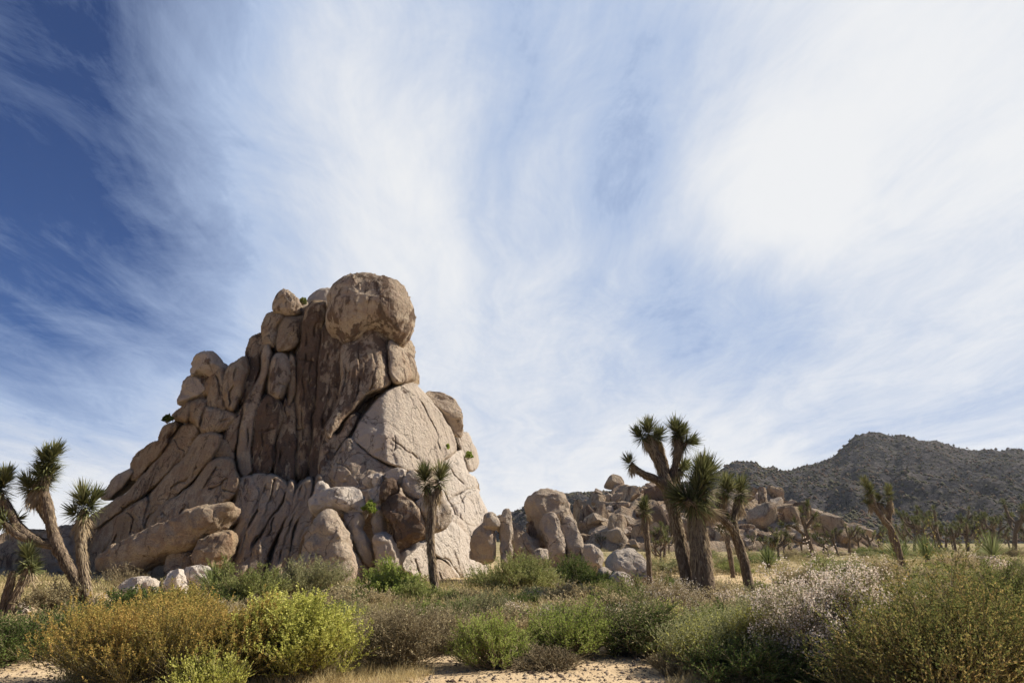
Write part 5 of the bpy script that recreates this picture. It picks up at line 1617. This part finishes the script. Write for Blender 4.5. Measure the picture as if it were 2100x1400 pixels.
RV = build_ridge()


def far_rock(seed, elong=1.0):
    """angular weathered block, unit size"""
    rng = np.random.default_rng(seed)
    nu, nv = 34, 20
    u = np.linspace(0, 2 * math.pi, nu, endpoint=False)
    v = np.linspace(0, math.pi, nv)
    Vv, U = np.meshgrid(v, u, indexing='ij')
    V = np.stack([np.sin(Vv) * np.cos(U), np.sin(Vv) * np.sin(U), np.cos(Vv)], -1).reshape(-1, 3)
    V = np.sign(V) * np.abs(V) ** .6
    V *= np.array([1.0, .8, .7 * elong])
    for k in range(14):
        n = unit(rng.normal(size=3))
        dd = V @ n
        lim = dd.max() * rng.uniform(.42, .8)
        V = V - n * (np.clip(dd - lim, 0, None) * .98)[:, None]
    V += unit(V) * (fbm(V * 2.2 + seed, seed, 3) * .07)[:, None]
    i = np.arange(nu)
    F = np.concatenate([np.stack([r * nu + i, (r + 1) * nu + i, (r + 1) * nu + (i + 1) % nu, r * nu + (i + 1) % nu], -1) for r in range(nv - 1)])
    return mesh_np('ridge_block', V, F, M_ROCKFAR)


frm = [far_rock(800 + k, e) for k, e in enumerate([1, 1.3, .7, 1, 1.6, .8, 1.1, 2.0])]
rr_ = random.Random(12)
# big recognisable faces first: (px, py centre, width px, height px, Y)
big = [(1188, 1068, 26, 66, 104), (1208, 1066, 26, 70, 104), (1232, 1066, 40, 70, 103), (1262, 1098, 60, 62, 96), (1300, 1092, 54, 66, 98), (1355, 1085, 64, 70, 99), (1400, 1095, 60, 60, 98), (1268, 1035, 40, 28, 110),
       (1300, 1015, 44, 30, 114), (1345, 1010, 50, 30, 116), (1320, 1045, 60, 26, 108), (1562, 1022, 26, 36, 108), (1545, 1005, 18, 20, 112), (1570, 1065, 70, 50, 103), (1618, 1062, 56, 50, 104), (1600, 1040, 40, 24, 108),
       (1650, 1058, 44, 44, 104), (1695, 1072, 56, 48, 102), (1725, 1086, 50, 40, 101), (1490, 1050, 60, 40, 106), (1520, 1085, 50, 36, 100), (1460, 1075, 56, 46, 101), (1640, 1036, 30, 18, 108), (1590, 1098, 50, 30, 97), (1540, 1100, 44, 26, 97),
       (1195, 1105, 34, 26, 97), (1225, 1110, 30, 24, 96), (1440, 1025, 54, 30, 112), (1520, 1020, 48, 28, 111), (1390, 1035, 50, 28, 110)]
for i, (px, py, wp, hp, Y) in enumerate(big):
    o = link('ridge_boulder', frm[i % 8])
    p = P(px, py, float(Y))
    k = Y / F0
    o.location = tuple(p)
    o.scale = (wp * k * .70, wp * k * .7, hp * k * .90 / [1, 1.3, .7, 1, 1.6, .8, 1.1, 2.0][i % 8])
    o.rotation_euler = (rr_.uniform(-.12, .12), rr_.uniform(-.15, .15), rr_.uniform(-.5, .5))
    o.color = (rr_.uniform(.35, .75), rr_.uniform(.0, .3), .5, 1)
    tag(o, 'big weathered block forming a cliff face of the long rock ridge', 'boulder', 'large blocks of the rock ridge')
sel = [j for j in range(len(RV)) if RV[j, 2] > .6 and RV[j, 1] < 127]
for i in range(230):
    j = rr_.choice(sel)
    o = link('ridge_boulder', frm[rr_.randrange(8)])
    s = rr_.choice([.6, .8, 1.0, 1.3, 1.7, 2.2]) * rr_.uniform(.8, 1.2)
    o.location = (float(RV[j, 0]), float(RV[j, 1]), float(RV[j, 2]) + s * .15)
    o.scale = (s * rr_.uniform(.8, 1.6), s, s * rr_.uniform(.6, 1.0))
    o.rotation_euler = (rr_.uniform(-.5, .5), rr_.uniform(-.5, .5), rr_.uniform(0, 6.28))
    o.color = (rr_.uniform(.1, .6), rr_.uniform(.1, .5), .4, 1)
    tag(o, 'tan boulder of the rubble strewn over the long rock ridge', 'boulder', 'rubble boulders on the rock ridge')


# ------------------------------------------------------------------ the dark hill
def hill_material():
    m, t = newmat('hillside')
    co = t.node('ShaderNodeNewGeometry').outputs['Position']
    a = t.noise(co, .035, 8, .7)
    b = t.noise(co, .22, 6, .75)
    vor = t.node('ShaderNodeTexVoronoi', feature='F1', ins={'Vector': co})
    vor.inputs['Scale'].default_value = .22
    col = t.mix(t.maprange(a, .42, .60), (.030, .030, .034), (.088, .077, .074))
    col = t.mix(t.maprange(b, .46, .62, 0, .85), col, (.065, .060, .045))
    col = t.mix(t.maprange(vor.outputs['Distance'], .0, .35, .45, 0), col, (.25, .21, .18))
    h = t.math('MULTIPLY_ADD', b, 1.0, t.math('MULTIPLY', vor.outputs['Distance'], -.8))
    bump = t.node('ShaderNodeBump', ins={'Height': h, 'Strength': 1.0, 'Distance': 4.0})
    bs = t.node('ShaderNodeBsdfDiffuse', ins={'Color': col, 'Normal': bump.outputs[0]})
    t.node('ShaderNodeOutputMaterial', ins={0: bs.outputs[0]})
    return m


HILLP = [(990, 1100), (1010, 1085), (1035, 1055), (1050, 1045), (1080, 1038), (1120, 1018), (1160, 1010), (1190, 1006), (1230, 1004), (1300, 1000), (1400, 985), (1440, 980), (1470, 966), (1492, 950), (1510, 944), (1545, 947), (1565, 956), (1585, 955),
         (1600, 965), (1620, 960), (1650, 953), (1680, 945), (1700, 938), (1715, 930), (1730, 914), (1742, 901), (1755, 890), (1770, 884), (1790, 882), (1812, 886), (1835, 893), (1850, 889), (1870, 893), (1885, 899), (1920, 900), (1940, 907), (1970, 917),
         (2000, 922), (2030, 917), (2060, 918), (2080, 915), (2100, 920), (2160, 935), (2300, 960), (2500, 1000), (2700, 1060)]


def build_hill():
    nx, nt = 900, 170
    px = np.linspace(980, 2700, nx)
    prof = interp(px, HILLP)
    Yr, Yf = 560.0, 240.0
    Hh = P(px, prof, np.full(nx, Yr))[:, 2]
    t = np.linspace(0, 1.5, nt)
    TT, PX = np.meshgrid(t, px, indexing='ij')
    PF = np.tile(prof, (nt, 1)).ravel()
    HH = np.tile(Hh, (nt, 1)).ravel()
    tt = TT.ravel()
    Yv = Yf + (Yr - Yf) * tt
    X = ray(PX.ravel(), 1105.0 + (PF - 1105.0) * np.clip(tt, 0, 1))[:, 0] * Yv
    prf = np.where(tt <= 1, np.clip(tt, 0, 1) ** 1.25, 1 - (tt - 1) * .8)
    Z = HH * prf
    p = np.stack([X, Yv, np.zeros_like(X)], -1)
    g = 1 - np.abs(fbm(p / 90.0, 61, 4))
    Z += (g - .75) * 26 * np.clip(prf * 2, 0, 1) * np.clip((1.0 - tt) * 3, .03, 1)
    Z += fbm(p / 12.0, 66, 4) * 1.2 * np.clip(prf * 4, 0, 1) + fbm(p / 3.0, 69, 2) * .5 * np.clip(prf * 4, 0, 1)
    edge = np.clip((PX.ravel() - 980) / 25, 0, 1)
    Z = Z * edge - 1.0
    V = np.stack([X, Yv, Z], -1)
    i = np.arange(nx * (nt - 1)).reshape(nt - 1, nx)[:, :-1].ravel()
    F = np.stack([i, i + 1, i + 1 + nx, i + nx], -1)
    tag(link('hill', mesh_np('hill', V, F, hill_material())), kind='structure')
    # scrub and boulders speckling the slope, far too many to count
    rng = np.random.default_rng(4)
    sel = np.where((tt < 1.02) & (prf > .02))[0]
    for nm, cnt, mat, smin, smax, lab, colr in [('hillside_scrub', 16000, M_HSCRUB, .5, 1.7, 'dark scrub speckling the slopes of the distant hill', None),
                                                ('hillside_boulders', 13000, M_ROCKFAR, .3, 1.8, 'countless small boulders strewn over the distant hill', (.95, .0, .3, 1))]:
        j = rng.choice(sel, cnt)
        c = V[j] + rng.normal(0, 1.2, (cnt, 3)) * np.array([1, 1, 0])
        s = smin + (smax - smin) * rng.random(cnt) ** 2.2
        oc = np.array([[1, 0, 0], [0, 1, 0], [-1, 0, 0], [0, -1, 0], [.1, .1, .9], [0, 0, -.6]], float)
        Q = (c[:, None] + oc[None] * s[:, None, None] * rng.uniform(.6, 1.3, (cnt, 6, 1))).reshape(-1, 3)
        f = np.array([[0, 1, 4], [1, 2, 4], [2, 3, 4], [3, 0, 4], [1, 0, 5], [2, 1, 5], [3, 2, 5], [0, 3, 5]])
        F = (np.arange(cnt)[:, None, None] * 6 + f[None]).reshape(-1, 3)
        ob = tag(link(nm, mesh_np(nm, Q, F, mat, False)), lab, nm.split('_')[1], kind='stuff')
        if colr:
            ob.color = colr


build_hill()


# ------------------------------------------------------------------ air
def haze():
    V = np.array([[x, y, z] for x in (-1500, 1800) for y in (-120, 1100) for z in (-3, 130)], float)
    F = np.array([[0, 1, 3, 2], [4, 6, 7, 5], [0, 4, 5, 1], [2, 3, 7, 6], [0, 2, 6, 4], [1, 5, 7, 3]])
    m, t = newmat('dusty_air')
    vol = t.node('ShaderNodeVolumePrincipled')
    vol.inputs['Color'].default_value = (.85, .88, .95, 1)
    vol.inputs['Density'].default_value = 0.00008
    vol.inputs['Anisotropy'].default_value = .3
    t.node('ShaderNodeOutputMaterial', ins={1: vol.outputs[0]})
    tag(link('haze', mesh_np('haze', V, F, m, False)), kind='stuff')


haze()
